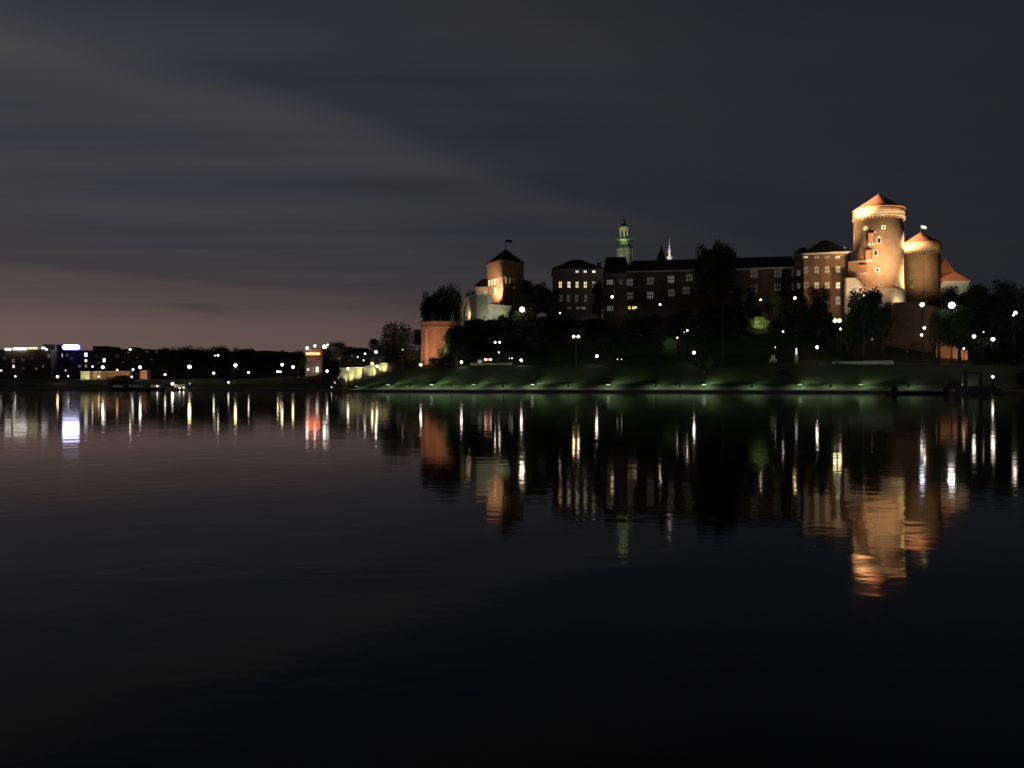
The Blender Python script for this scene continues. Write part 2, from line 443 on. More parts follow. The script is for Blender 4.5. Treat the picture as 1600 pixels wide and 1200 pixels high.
tree(628, 499, 62, 246, 'tall dark tree with a pointed crown left of the orange bastion', group=GT, low=.08)
tree(613, 532, 26, 246, 'dark tree leaning against the left side of the pointed tree', group=GT, low=.08)
tree(516, 564, 34, 246, 'round black tree just left of the floodlit stone wall', group=GT, low=.05)
GB = 'bushes on the bank'
for a in [
 (458, 570, 15, 292, 'bush lit yellow under the lamp left of the red sign building'),
 (334, 584, 15, 300, 'bush lit green under a lamp on the left bank'),
 (368, 572, 14, 300, 'bush lit yellow under the bright lamp at the right of the left tree mass'),
 (190, 586, 44, 305, 'low dark bush in front of the orange lit low wall'),
 (1187, 493, 34, 240, 'bush lit bright yellow green in the middle of the dark hillside'),
 (1049, 524, 30, 232, 'bush dimly lit olive beside a small lamp on the hillside'),
 (698, 540, 30, 231, 'dark bush at the right foot of the orange bastion'),
 (681, 559, 32, 229, 'low dark bush on the path before the orange bastion'),
 (745, 552, 20, 240, 'dark bush behind the small kiosk on the upper path'),
 (1603, 582, 34, 150, 'black bush at the water edge in the right corner'),
 (1228, 580, 16, 204, 'dark bush low on the grass slope'),
]:
    b0 = None
    if a[0] == 1187: b0 = Z(516, 240)
    if a[0] == 1049: b0 = Z(550, 232)
    tree(*a, name='bush', group=GB, base=b0)

# the dark wood on the hillside (reads as one mass)
wr = random.Random(5); wv = MB(); tk = MB()
def wood(px, D, top, wpx, nleaf=650):
    z1 = Z(top, D); z0 = ground(px, D); rx = wpx / F * D / 2; zc = (z0 * .6 + z1 * 1.4) / 2; rz = (z1 - z0) * .34
    x0 = X(px, D)
    lobes = [(wr.uniform(-.5, .5), wr.uniform(-.5, .5), wr.uniform(-.5, .55), wr.uniform(.35, .6)) for _ in range(7)] + [(0, 0, 0, .7)]
    for k in range(nleaf):
        lx, ly, lz, lr = wr.choice(lobes)
        d = Vector((wr.gauss(0, 1), wr.gauss(0, 1), wr.gauss(0, 1))).normalized() * lr * wr.uniform(.6, 1.08)
        p = Vector((x0 + (lx + d.x) * rx, D + (ly + d.y) * rx, min(z1, zc + (lz + d.z) * rz)))
        a = Vector((wr.gauss(0, 1), wr.gauss(0, 1), wr.gauss(0, 1))).normalized(); b = a.orthogonal().normalized(); sz = wr.uniform(.2, .42)
        wv.poly([p + a * sz, p + b * sz, p - a * sz, p - b * sz])
TOPS = [(700, 512), (730, 502), (800, 492), (830, 484), (870, 488), (905, 486), (950, 487), (1000, 488), (1040, 478), (1080, 470), (1120, 468), (1160, 470), (1200, 472), (1235, 474), (1270, 478), (1320, 482), (1345, 500)]
for k in range(120):
    px = wr.uniform(716, 1330); D = bank(px) + wr.uniform(40, 62)
    top = lerp_tab(TOPS, px) + wr.uniform(0, 14) + (62 - (D - bank(px))) * 1.1
    if abs(px - 1187) < 30 and D < 246 and top < 515: continue
    if abs(px - 1049) < 26 and D < 238: continue
    wood(px, D, top, wr.uniform(26, 44))
for px, D, top, w_ in ((735, 250, 501, 26), (748, 249, 499, 26), (760, 250, 498, 26), (772, 250, 495, 26), (784, 250, 492, 26), (797, 251, 489, 26), (808, 252, 485, 26), (800, 256, 478, 14), (820, 252, 480, 26),
                      (1455, 244, 462, 30), (1475, 250, 458, 30), (1490, 252, 457, 26), (1503, 252, 455, 26), (1516, 256, 450, 24), (1530, 250, 462, 34)):
    wood(px, D, top, w_)
    if px < 830: wood(px + 4, D + 1.5, top + 14, w_); wood(px, D - 2, top + 28, w_)
for px, D_, top in ((705, 232, 512), (708, 231, 530), (716, 232, 520), (722, 234, 545)): wood(px, D_, top, 22, 500)
for px, top in ((665, 470), (680, 466), (697, 462), (710, 458)): wood(px, 256, top, 24, 500)
for px, top in ((838, 446), (848, 448), (858, 450)): wood(px, 264, top, 22, 600)
for px, top in ((1098, 392), (1108, 384), (1120, 379), (1132, 382), (1141, 392)): wood(px, 262, top, 34, 900)
for px, top in ((1505, 478), (1525, 474), (1545, 478), (1565, 474), (1590, 476), (1610, 480)): wood(px, bank(px) + 52, top, 40); wood(px + 8, bank(px) + 46, top + 22, 40)
for px, top in ((612, 548), (622, 538), (634, 536), (646, 548)): wood(px, 243, top, 22, 500)
for k in range(26):
    px = wr.uniform(1495, 1680); D = bank(px) + wr.uniform(36, 60); wood(px, D, wr.uniform(490, 530), wr.uniform(30, 46))
tag(wv.build('hillside_wood', LEAF), 'dark unlit wood covering the castle hill', 'wood', kind='stuff')

# ------------------------------------------------------------------ windows and facades
WLIT = {}
def pane_mat(level, tint='warm'):
    key = 'pane_%s_%s' % (tint, str(level).replace('.', '_'))
    cols = {'warm': (1.0, .80, .50), 'white': (1.0, .95, .85), 'yellow': (1.0, .78, .25), 'orange': (1.0, .55, .22), 'grey': (.85, .9, .8), 'cool': (.8, .85, 1.0)}
    return emit(key, cols[tint], level, 'NONE') if level > 0 else GLASSD  # lowest levels: faint glow put in for glass that only reflects lamplight
class Facade:
    """vertical wall plane through A and B (x,y); outward normal faces the camera"""
    def __init__(self, A, B):
        self.A = Vector((A[0], A[1], 0)); self.B = Vector((B[0], B[1], 0)); self.u = (self.B - self.A).normalized()
        n_ = Vector((self.u.y, -self.u.x, 0)); self.n = n_ if n_.y < 0 or n_.dot(-self.A) > 0 else -n_
        if self.n.dot(-self.A) < 0: self.n = -self.n
    def hit(self, px, py):
        d = Vector(((px - CX) / F, 1, (HZ - py) / F)); o = Vector((0, 0, CAMH))
        tt = (self.A - o).dot(self.n) / d.dot(self.n); return o + d * tt
def window_at(o, u, n_, w_, h_, parent, level, tint, mull=1, trans=1, surround=STONE, arch=False, name='window'):
    up = Vector((0, 0, 1)); fr = MB(); t_ = min(.22, w_ * .16)
    fr.obox(o + n_ * .09 + u * (w_ / 2), u, n_, up, t_ / 2, .12, h_ / 2 + t_ / 2)
    fr.obox(o + n_ * .09 - u * (w_ / 2), u, n_, up, t_ / 2, .12, h_ / 2 + t_ / 2)
    fr.obox(o + n_ * .09 + up * (h_ / 2), u, n_, up, w_ / 2 - t_ / 2, .12, t_ / 2)
    fr.obox(o + n_ * .13 - up * (h_ / 2), u, n_, up, w_ / 2 - t_ / 2, .2, t_ / 2)
    fo = fr.build(name, surround, parent)
    pn = MB(); pn.obox(o + n_ * .03, u, n_, up, w_ / 2 - t_ / 2, .025, h_ / 2 - t_ / 2); po = pn.build('pane', pane_mat(level, tint), fo)
    gb = MB()
    for k in range(mull): gb.obox(o + n_ * .09 + u * (w_ * ((k + 1) / (mull + 1) - .5)), u, n_, up, .06 * w_, .03, h_ / 2 - t_ / 2)
    for k in range(trans): gb.obox(o + n_ * .10 + up * (h_ * ((k + 1) / (trans + 1) - .5)), u, n_, up, w_ / 2 - t_ / 2, .03, .05 * h_)
    if mull + trans: gb.build('glazing_bar', METAL if level > .5 else BARK, fo)
def fwin(fc, px, py, wpx, hpx, parent, level=0.0, tint='warm', **kw):
    o = fc.hit(px, py); sc_ = (o - Vector((0, 0, CAMH))).y / F
    window_at(o, fc.u, fc.n, wpx * sc_, hpx * sc_, parent, level, tint, **kw)

def hip_roof(foot, z, rise, over=.6, ridge=.5, material=SLATE, parent=None, name='roof', eave_t=.25):
    """foot: 4 corners in order front-left, front-right, back-right, back-left"""
    c = sum((Vector((p[0], p[1], 0)) for p in foot), Vector()) / 4
    f = [Vector((p[0], p[1], 0)) for p in foot]; f = [p + (p - c).normalized() * over for p in f]
    m = MB(); ml = (f[0] + f[3]) / 2; mr = (f[1] + f[2]) / 2; ax = mr - ml
    r0 = ml + ax * (.5 - ridge / 2); r1 = ml + ax * (.5 + ridge / 2)
    e = [(p.x, p.y, z) for p in f]; e2 = [(p.x, p.y, z - eave_t) for p in f]
    A_, B_ = (r0.x, r0.y, z + rise), (r1.x, r1.y, z + rise)
    m.poly([e[0], e[1], B_, A_]); m.poly([e[1], e[2], B_]); m.poly([e[2], e[3], A_, B_]); m.poly([e[3], e[0], A_])
    for k in range(4): m.poly([e2[k], e2[(k + 1) % 4], e[(k + 1) % 4], e[k]])
    m.poly(e2[::-1]); return m.build(name, material, parent)
def foot4(pl, Dl, pr, Dr, depth):
    A = Vector((X(pl, Dl), Dl)); B = Vector((X(pr, Dr), Dr)); u = (B - A).normalized(); n_ = Vector((-u.y, u.x))
    if n_.y < 0: n_ = -n_
    return [tuple(A), tuple(B), tuple(B + n_ * depth), tuple(A + n_ * depth)]
def cornice(foot, z, out=.35, th=.45, material=STONE, parent=None, name='cornice'):
    m = MB(); c = sum((Vector(p) for p in foot), Vector((0, 0))) / 4
    for k in range(4):
        a, b_ = Vector(foot[k]), Vector(foot[(k + 1) % 4]); u = (b_ - a).normalized(); n_ = Vector((u.y, -u.x))
        if n_.dot((a + b_) / 2 - c) < 0: n_ = -n_
        e = .01 * (k + 1)
        a2, b2 = a - u * (out + e), b_ + u * (out + e)
        pts = [a2 - n_ * .05, b2 - n_ * .05, b2 + n_ * (out - e), a2 + n_ * (out - e)]
        m.prism([tuple(p) for p in pts], z - th + e, z - e)
    return m.build(name, material, parent)
def chimney(x, y, z, h_, parent, w_=1.2):
    m = MB(); m.box((x, y, z), w_, w_ * .7, h_); m.box((x, y, z + h_), w_ * 1.2, w_ * .9, .25); m.build('chimney', BRICK, parent)

# ------------------------------------------------------------------ castle: west wing
ft = foot4(865, 273, 940.5, 272.6, 16)
root = thing('castle_wing', (ft[0][0], ft[0][1], 20), 'dark west wing with a row of five lit windows under a hipped roof', 'building')
zt = Z(418.5, 272)
m = MB(); m.prism(ft, 18, zt); m.build('wall', PLASTER, root)
cornice(ft, zt, parent=root); rf = hip_roof(ft, zt + .02, 4.0, parent=root, ridge=.18)
chimney(X(936, 285), 285, zt, 3.4, root); chimney(X(893, 284), 284, zt + 1, 2.6, root, .9)
fc = Facade(ft[0], ft[1])
for px, lv, tn in ((875.5, 1.3, 'orange'), (889, 1.1, 'warm'), (901.7, .85, 'warm'), (914.5, .95, 'warm'), (927.8, .7, 'white')): fwin(fc, px, 445, 5, 10, root, lv, tn)
for px, lv in ((901.7, .9), (914.3, 1.0), (927.8, 1.6)): fwin(fc, px, 424.6, 5.2, 4.0, root, lv, 'white', trans=0)
for px in (876, 888, 901, 915): fwin(fc, px, 466, 5, 11, root, .055, 'grey')
for px, lv in ((889, .06), (903, .12), (912, .2)): fwin(fc, px, 481.5, 6, 4, root, lv, 'grey')
# ------------------------------------------------------------------ castle: kitchen block between the wings
ft = foot4(942, 282, 984, 281, 16)
root = thing('castle_wing', (ft[0][0], ft[0][1], 20), 'low block with a blunt dark hipped roof in front of the clock tower', 'building')
zt = Z(428, 282); m = MB(); m.prism(ft, 18, zt); m.build('wall', PLASTER, root); cornice(ft, zt, parent=root, out=.2)
hip_roof(ft, zt + .02, Z(402, 290) - zt, parent=root, ridge=.74, over=.2); fc = Facade(ft[0], ft[1])
for px, py, lv, tn in ((953, 441, .16, 'grey'), (953.5, 482, .13, 'grey')): fwin(fc, px, py, 10, 8, root, lv, tn, mull=2)
fwin(fc, 970, 441, 5, 8, root, .03, 'grey')
# ------------------------------------------------------------------ castle: long wing
ft = foot4(980, 279, 1250, 268, 20)
root = thing('castle_wing', (ft[0][0], ft[0][1], 20), 'long unlit wing with two rows of large cross windows and a level roof ridge', 'building')
fc = Facade(ft[0], ft[1]); zt = Z(424, 279)
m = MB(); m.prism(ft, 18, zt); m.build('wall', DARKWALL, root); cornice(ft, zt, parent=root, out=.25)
hip_roof(ft, zt + .02, 5.0, parent=root, ridge=.93)
for px, py, lv in ((984, 441, .12), (1016, 439, .13), (1048.5, 436.5, .15), (1077, 434, .12), (1178, 427.5, .06), (1215.5, 427.5, .05), (1242, 426.5, .05),
                   (984.5, 462, .16), (1016, 461.5, .15), (1049, 458, .10), (1072, 454, .06), (1104, 433, .02), (1142, 430, .02), (1104, 456, .02), (1142, 452, .02), (1178, 451, .02), (1215, 449, .02), (1242, 448, .04)):
    fwin(fc, px, py, 9.5, 11, root, round(lv * .5 * (.45 + ((px * 37 + py * 11) % 100) / 85), 3), 'grey', mull=2, trans=1)
for px, w_, lv, tn in ((975.5, 4, 1.1, 'yellow'), (982, 5, 1.3, 'yellow')): fwin(fc, px + 8, 481, w_, 5, root, lv, tn)
# little pointed turret on the long wing
def spire_thing(px, D, ytop, ybase, rpx, label, material, name='roof_turret', emis=None):
    r = rpx / F * D; zb, zt_ = Z(ybase, D), Z(ytop, D); o = thing(name, (X(px, D), D, zb - 8), label, 'turret')
    m = MB(); m.lathe((X(px, D), D, zb - 8), [(r * .9, 0), (r * .9, 8)], 8); m.build('wall', DARKWALL, o)
    m = MB(); m.lathe((X(px, D), D, zb), [(r * 1.1, 0), (r * .55, (zt_ - zb) * .4), (r * .15, (zt_ - zb) * .85), (.02, zt_ - zb)], 8); m.build('roof', material, o)
spire_thing(1033.5, 288, 385, 404, 7.5, 'dark pointed turret roof above the long castle wing', SLATE)

# ------------------------------------------------------------------ cathedral clock tower and slim lit spire
D = 330; cx_ = X(975, D); root = thing('clock_tower', (cx_, D, 22), 'baroque tower with green helmet, floodlit pale green behind the castle roofs', 'tower')
pxm = D / F
m = MB(); m.lathe((cx_ + pxm * 1.5, D, 22), [(11.5 * pxm, 0), (11.5 * pxm, Z(392, D) - 22), (12.3 * pxm, Z(391, D) - 22), (12.3 * pxm, Z(388, D) - 22)], 8, R(22)); m.build('tower_shaft', LIME, root)
m = MB()
for k in range(8):
    a = R(22 + 45 * k)
    m.box((cx_ + pxm * 1.5 + 11.6 * pxm * math.cos(a), D + 11.6 * pxm * math.sin(a), Z(410, D)), .7, .7, Z(389, D) - Z(410, D), a)
m.build('pilaster', LIME, root)
m = MB(); m.lathe((cx_ + pxm * 1.2, D, Z(388, D)), [(12.6 * pxm, 0), (11.2 * pxm, 2.2 * pxm), (9 * pxm, 4.5 * pxm), (8.4 * pxm, 8 * pxm), (7.8 * pxm, 9 * pxm), (6.5 * pxm, 12.6 * pxm), (4, 13.2 * pxm)], 8, R(22)); m.build('roof', COPPER, root)
m = MB()
for k in range(6):
    a = R(-96 + 60 * k); m.box((cx_ + 6.4 * pxm * math.cos(a), D + 6.4 * pxm * math.sin(a), Z(376, D)), .5, .5, Z(357, D) - Z(376, D), a)
m.lathe((cx_, D, Z(360, D)), [(7.0 * pxm, 0), (7.0 * pxm, 2.6 * pxm), (7.9 * pxm, 3.2 * pxm), (7.9 * pxm, 5 * pxm)], 8, R(22))
m.lathe((cx_, D, Z(377, D)), [(8 * pxm, 0), (8 * pxm, 2 * pxm)], 8, R(22))
m.build('lantern', LIME, root)
m = MB(); m.lathe((cx_, D, Z(376, D)), [(1.6 * pxm, 0), (1.6 * pxm, 17 * pxm)], 8); m.build('lantern_core', LIME, root)
m = MB(); m.lathe((cx_, D, Z(355, D)), [(8 * pxm, 0), (6.4 * pxm, 2.2 * pxm), (3.2 * pxm, 4 * pxm), (2.6 * pxm, 6.5 * pxm), (3 * pxm, 7.2 * pxm), (1.2 * pxm, 9.5 * pxm), (.3 * pxm, 11.5 * pxm)], 8); m.build('helmet', COPPER, root)
m = MB(); m.tube((cx_, D, Z(344, D)), (cx_, D, Z(338, D)), .14, .05); m.lathe((cx_, D, Z(343, D)), [(.1, -.5), (.5, 0), (.1, .5)], 8); m.build('finial', METAL, root)
for k, a in enumerate((R(-112), R(-67), R(-157), R(-22))):
    n_ = Vector((math.cos(a), math.sin(a), 0)); u_ = Vector((-n_.y, n_.x, 0))
    window_at(Vector((cx_ + pxm * 1.5, D, Z(398, D))) + n_ * (11.5 * pxm * math.cos(R(22.5)) + .02), u_, n_, 1.3, 3.2, root, 0, 'warm', mull=0, trans=0, surround=LIME)
m = MB(); c0 = Vector((cx_ + pxm * 1.5, D, Z(391, D)))
D = 345; xs = X(1046, D); pxm = D / F
root = thing('slim_spire', (xs, D, 30), 'thin floodlit silver spire rising behind the long castle roof', 'spire')
m = MB(); m.lathe((xs, D, 30), [(1.1, 0), (1.1, Z(404, D) - 30), (1.6, Z(403.5, D) - 30), (1.6, Z(402, D) - 30)], 8); m.build('spire_base', LIME, root)
m = MB(); m.lathe((xs, D, Z(402, D)), [(1.2, 0), (.5, 1.2), (.42, 2.2), (.8, 2.6), (.5, 3.3), (.3, 4.4), (.45, 4.8), (.2, 5.4), (.12, 7.2), (.04, 8)], 8); m.build('spire_needle', STONE, root)

# ------------------------------------------------------------------ castle: east wing, lit
ft = foot4(1256, 254, 1327, 250, 18)
root = thing('castle_wing', (ft[0][0], ft[0][1], 18), 'warm lit brick wing with a white cornice, next to the tallest round tower', 'building')
zt = Z(394.5, 252); m = MB(); m.prism(ft, 14, zt); m.build('wall', BRICK_PALE, root); cornice(ft, zt, out=.6, th=.5, parent=root)
fc = Facade(ft[0], ft[1]); 
hip_roof(ft, zt + .02, Z(377, 262) - zt, parent=root, ridge=.12, material=SLATE)
for px, lv in ((1259, .9), (1276, .22), (1292.5, .28), (1309, .9)): fwin(fc, px, 402, 6.4, 3.6, root, lv, 'warm', trans=0)
for px, lv in ((1259.5, .10), (1276, .35), (1292.5, .40), (1309.5, .55)): fwin(fc, px, 422 - (px - 1259) * .02, 5.8, 10, root, lv, 'warm')
for px, lv in ((1259.5, .08), (1276, .7), (1292.5, .42), (1309.3, 1.5)): fwin(fc, px, 446, 6.0, 9.5, root, lv, 'warm')
for px, lv in ((1309.5, .30), (1292.5, .1)): fwin(fc, px, 470, 6.0, 12, root, lv, 'grey')
m = MB(); m.box((X(1326.5, 250), 250, 14), .5, .5, zt - 14 - .6); m.build('downpipe', METAL, root)
ft = foot4(1241, 262, 1257, 260.5, 14)
root = thing('castle_wing', (ft[0][0], ft[0][1], 18), 'narrow dark link between the long wing and the warm lit wing', 'building')
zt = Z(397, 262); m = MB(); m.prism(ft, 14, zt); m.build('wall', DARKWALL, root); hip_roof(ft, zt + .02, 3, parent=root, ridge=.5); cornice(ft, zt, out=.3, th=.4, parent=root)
fc = Facade(ft[0], ft[1])
for py in (427, 447): fwin(fc, 1248, py, 5, 8, root, .09, 'grey')

# ------------------------------------------------------------------ square brick tower on the left
D = 266
cor = [(786, 262), (818.5, 270), (796, 282), (761, 272.5)]      # front corner, right, back, left
foot = [(X(p, d), d) for p, d in cor]
def shrink(ft_, k):
    cx0 = sum(p[0] for p in ft_) / len(ft_); cy0 = sum(p[1] for p in ft_) / len(ft_)
    return [(cx0 + (p[0] - cx0) * k, cy0 + (p[1] - cy0) * k) for p in ft_]
root = thing('square_tower', (X(790, D), D, 18), 'square brick tower with a jutting upper storey and a dark pyramid roof', 'tower')
zc = Z(434, 265); ze = Z(407, 265); zr = Z(388, 270)
m = MB(); m.prism(shrink(foot, .93), 16, zc); m.build('tower_shaft', BRICK_PALE, root)
m = MB(); m.prism(foot, zc, ze); m.build('upper_storey', BRICK_PALE, root)
lowf = shrink(foot, .93)
for k in range(4):
    a, b_ = Vector(lowf[k]), Vector(lowf[(k + 1) % 4]); u = (b_ - a).normalized(); cen = Vector((sum(p[0] for p in foot) / 4, sum(p[1] for p in foot) / 4))
    n_ = Vector((u.y, -u.x)); n_ = n_ if n_.dot((a + b_) / 2 - cen) > 0 else -n_
    cnt = 5
    for j in range(cnt):
        c = a + (b_ - a) * ((j + .5) / cnt) + n_ * .33
        if n_.y > .2: continue
        co = MB(); co.box((c.x, c.y, zc - 1.9), .28, .5, 1.34, math.atan2(u.y, u.x), 1.0); co.box((c.x, c.y, zc - .555), .75, .6, .55, math.atan2(u.y, u.x)); co.build('corbel', STONE, root)
m = MB(); rr = shrink(foot, 1.05); i0 = [(p[0], p[1], ze) for p in rr]; ap = (X(790, 271), 271, zr)
for k in range(4): m.poly([i0[k], i0[(k + 1) % 4], ap])
m.poly(i0[::-1]); m.build('roof', SLATE, root)
m = MB(); m.tube(ap, (ap[0], ap[1], Z(374.5, 271)), .09, .06); fo = m.build('flagpole', METAL, root)
m = MB()
for k in range(6):
    x0, x1 = k * .35, (k + 1) * .35
    m.obox(Vector((ap[0] + .1 + (x0 + x1) / 2, ap[1] + math.sin(k * 1.3) * .12, Z(376.3, 271) - .04 * k)), Vector((1, 0, 0)), Vector((0, 1, 0)), Vector((0, 0, 1)), .18, .03, .45)
m.build('flag', CLOTH if False else METAL, fo)
fl = Facade(lowf[0], lowf[3]); fr_ = Facade(lowf[0], lowf[1])
fwin(fl, 774.5, 454.5, 4.8, 10.5, root, 2.0, 'orange', trans=0, mull=0)
fwin(fr_, 803, 449.5, 4, 4, root, .10, 'warm', trans=0, mull=0)
# annexes of the square tower
ft = foot4(742, 276, 764, 275, 9)
root = thing('annexe_house', (ft[0][0], ft[0][1], 20), 'small dark roofed annexe left of the square brick tower', 'building')
zt = Z(447, 275); m = MB(); m.prism(ft, 20, zt); m.build('wall', PLASTER, root); hip_roof(ft, zt + .02, Z(436, 280) - zt, parent=root, ridge=.4)
fc = Facade(ft[0], ft[1]); fwin(fc, 748.5, 459, 4.4, 3.2, root, .06, 'grey', mull=0, trans=0); fwin(fc, 759, 457, 3, 4, root, .10, 'grey', mull=0, trans=0)
ft = foot4(815, 276, 829, 277, 9)
root = thing('annexe_house', (ft[0][0], ft[0][1], 20), 'small dark lean-to right of the square brick tower, behind trees', 'building')
zt = Z(440, 276); m = MB(); m.prism(ft, 20, zt); m.build('wall', DARKWALL, root); hip_roof(ft, zt + .02, 1.4, parent=root, ridge=.3)
# limestone wall under the square tower
def wall_run(name, pts, th, material, label, cat='wall', cop=True, parent=None, z0s=None):
    """pts: (px, D, ytop); a wall of real thickness that follows them, with a coping"""
    P3 = [P(p, y, d) for p, d, y in pts]; root_ = thing(name, (P3[0].x, P3[0].y, z0s), label, cat); m = MB(); c_ = MB()
    for a, b_ in zip(P3, P3[1:]):
        u = Vector((b_.x - a.x, b_.y - a.y)).normalized(); n_ = Vector((-u.y, u.x)); n_ = n_ if n_.y > 0 else -n_
        ft_ = [(a.x, a.y), (b_.x, b_.y), (b_.x + n_.x * th, b_.y + n_.y * th), (a.x + n_.x * th, a.y + n_.y * th)]
        m.prism(ft_, z0s, [a.z, b_.z, b_.z, a.z])
        o_ = n_ * .14; fc_ = [(a.x - o_.x, a.y - o_.y), (b_.x - o_.x, b_.y - o_.y), (b_.x + n_.x * th + o_.x, b_.y + n_.y * th + o_.y), (a.x + n_.x * th + o_.x, a.y + n_.y * th + o_.y)]
        c_.prism(fc_, [a.z + .004, b_.z + .004, b_.z + .004, a.z + .004], [a.z + .3, b_.z + .3, b_.z + .3, a.z + .3])
    m.build('wall_face', material, root_)
    if cop: c_.build('coping', STONE if material is LIME else material, root_)
    return root_
wall_run('limestone_wall', [(724, 276, 486), (727, 269, 470), (734, 264, 463), (745, 260, 461), (762, 257, 462), (763, 256.5, 477), (782, 255, 478), (800, 257, 480)], 1.4, LIME,
         'pale limestone retaining wall stepping down below the square brick tower', z0s=15)
# orange brick bastion
root = thing('brick_bastion', (X(657, 238), 238, 6), 'orange lit brick bastion with a rounded cordon, leftmost work of the castle hill', 'wall')
bt = [(658.5, 239), (681, 236), (712, 238), (722, 256), (666, 258)]
top_ = [(X(p, d), d) for p, d in bt]; zt0, zcord = Z(502, 237), Z(513, 237)
cenb = Vector((sum(p[0] for p in top_) / 5, sum(p[1] for p in top_) / 5))
m = MB(); i = 0
low = [tuple(cenb + (Vector(p) - cenb) * 1.05) for p in top_]
n5 = len(low); m.v += [(p[0], p[1], 5.5) for p in low] + [(p[0], p[1], zcord) for p in top_]
m.f += [tuple(range(5))[::-1], tuple(range(5, 10))] + [(k, (k + 1) % 5, 5 + (k + 1) % 5, 5 + k) for k in range(5)]
m.build('wall_face', BRICK, root)
m = MB(); m.prism([tuple(cenb + (Vector(p) - cenb) * 1.03) for p in top_], zcord + .003, zcord + .55); m.build('cordon', BRICK_PALE, root)
m = MB(); m.prism(top_, zcord + .553, zt0); m.build('parapet', BRICK, root)
m = MB(); u0 = Vector(low[0]); m.box((X(667, 237.2), 237.2, 6), 1.2, 1.6, zcord - 6.1, .1, .75); m.build('buttress', BRICK, root)
m = MB(); m.tube((X(689, 240), 240, zt0), (X(689, 240), 240, zt0 + 1.5), .12, .08); m.box((X(689, 240), 240, zt0 + 1.5), .3, .3, .35); m.build('survey_post', STONE, root)

# ------------------------------------------------------------------ round towers
def round_tower(name, label, px, D, rpx, y_cone, y_eave, y_ring, y_base, ringw, brick, seg=56, flag=False, z_low=14):
    s_ = D / F; c = (X(px, D), D); R_ = rpx * s_; root_ = thing(name, (c[0], c[1], z_low), label, 'tower')
    ze_, zr_, zc_ = Z(y_eave, D), Z(y_ring, D), Z(y_cone, D)
    m = MB(); m.lathe((c[0], c[1], 0), [(R_ * 1.02, z_low), (R_, Z(y_base, D)), (R_, zr_ + .05)], seg); m.build('tower_shaft', brick, root_, True)
    m = MB(); Rr = R_ * ringw
    m.lathe((c[0], c[1], 0), [(Rr, zr_ + .35), (Rr, ze_)], seg); m.build('upper_storey', brick, root_, True)
    m = MB(); m.lathe((c[0], c[1], 0), [(Rr + .02, zr_), (Rr + .18, zr_ + .06), (Rr + .18, zr_ + .32), (Rr + .02, zr_ + .38)], seg); m.build('string_course', PLASTER, root_)
    nb = 46
    for k in range(nb):
        a = 2 * math.pi * k / nb
        if math.sin(a) > .35: continue
        m = MB(); m.box((c[0] + (R_ + .15) * math.cos(a), c[1] + (R_ + .15) * math.sin(a), zr_ - .6), .36, .34, .595, a); m.build('corbel', brick, root_)
    m = MB(); m.lathe((c[0], c[1], 0), [(Rr * 1.03, ze_ - .12), (Rr * 1.03, ze_ + .1), (.06, zc_)], seg); m.build('roof', TILE, root_)
    m = MB(); m.tube((c[0], c[1], zc_ - .1), (c[0], c[1], zc_ + (2.0 if flag else .7)), .07, .04); fp = m.build('flagpole' if flag else 'finial', METAL, root_)
    if flag:
        m = MB()
        for k in range(5): m.obox(Vector((c[0] + .28 + k * .33, c[1] + math.sin(k * 1.2) * .1, zc_ + 1.75 - .06 * k)), Vector((1, 0, 0)), Vector((0, 1, 0)), Vector((0, 0, 1)), .17, .03, .42)
        m.build('flag', CLOTH, fp)
    def hit(x, y, rad=R_):
        d = Vector(((x - CX) / F, 1)); o = Vector((0, 0)); cc = Vector(c)
        A_ = d.dot(d); B_ = -2 * d.dot(cc); C_ = cc.dot(cc) - rad * rad; disc = max(0, B_ * B_ - 4 * A_ * C_); tt = (-B_ - math.sqrt(disc)) / (2 * A_)
        p = d * tt; n_ = (p - cc).normalized(); return Vector((p.x, p.y, CAMH + (HZ - y) / F * tt)), Vector((n_.x, n_.y, 0))
    return root_, hit, c, R_, Rr
def ring_window(hit, x, y, parent, dpx=6.5, rad=None, square=False, D=245):
    o, n_ = hit(x, y) if rad is None else hit(x, y, rad); u = Vector((-n_.y, n_.x, 0)); up = Vector((0, 0, 1)); r = dpx * D / F / 2
    m = MB(); k_ = 4 if square else 14
    for k in range(k_):
        a0 = 2 * math.pi * (k - .5) / k_ ; a1 = 2 * math.pi * (k + .5) / k_
        ro, ri = (r * 1.25, r * .62) if square else (r, r * .48)
        pts = []
        for rr, aa in ((ri, a0), (ro, a0), (ro, a1), (ri, a1)):
            pts.append(o + u * rr * math.cos(aa) + up * rr * math.sin(aa))
        f_ = [p + n_ * .16 for p in pts]; b_ = [p - n_ * .3 for p in pts]
        m.poly(f_); m.poly([f_[1], b_[1], b_[2], f_[2]]); m.poly([f_[3], f_[0], b_[0], b_[3]])
    fo = m.build('window', STONE, parent)
    m = MB(); q = [o + n_ * .03 + u * r * .5 * math.cos(2 * math.pi * k / 12) + up * r * .5 * math.sin(2 * math.pi * k / 12) for k in range(12)]; m.poly(q); m.build('pane', GLASSD, fo)

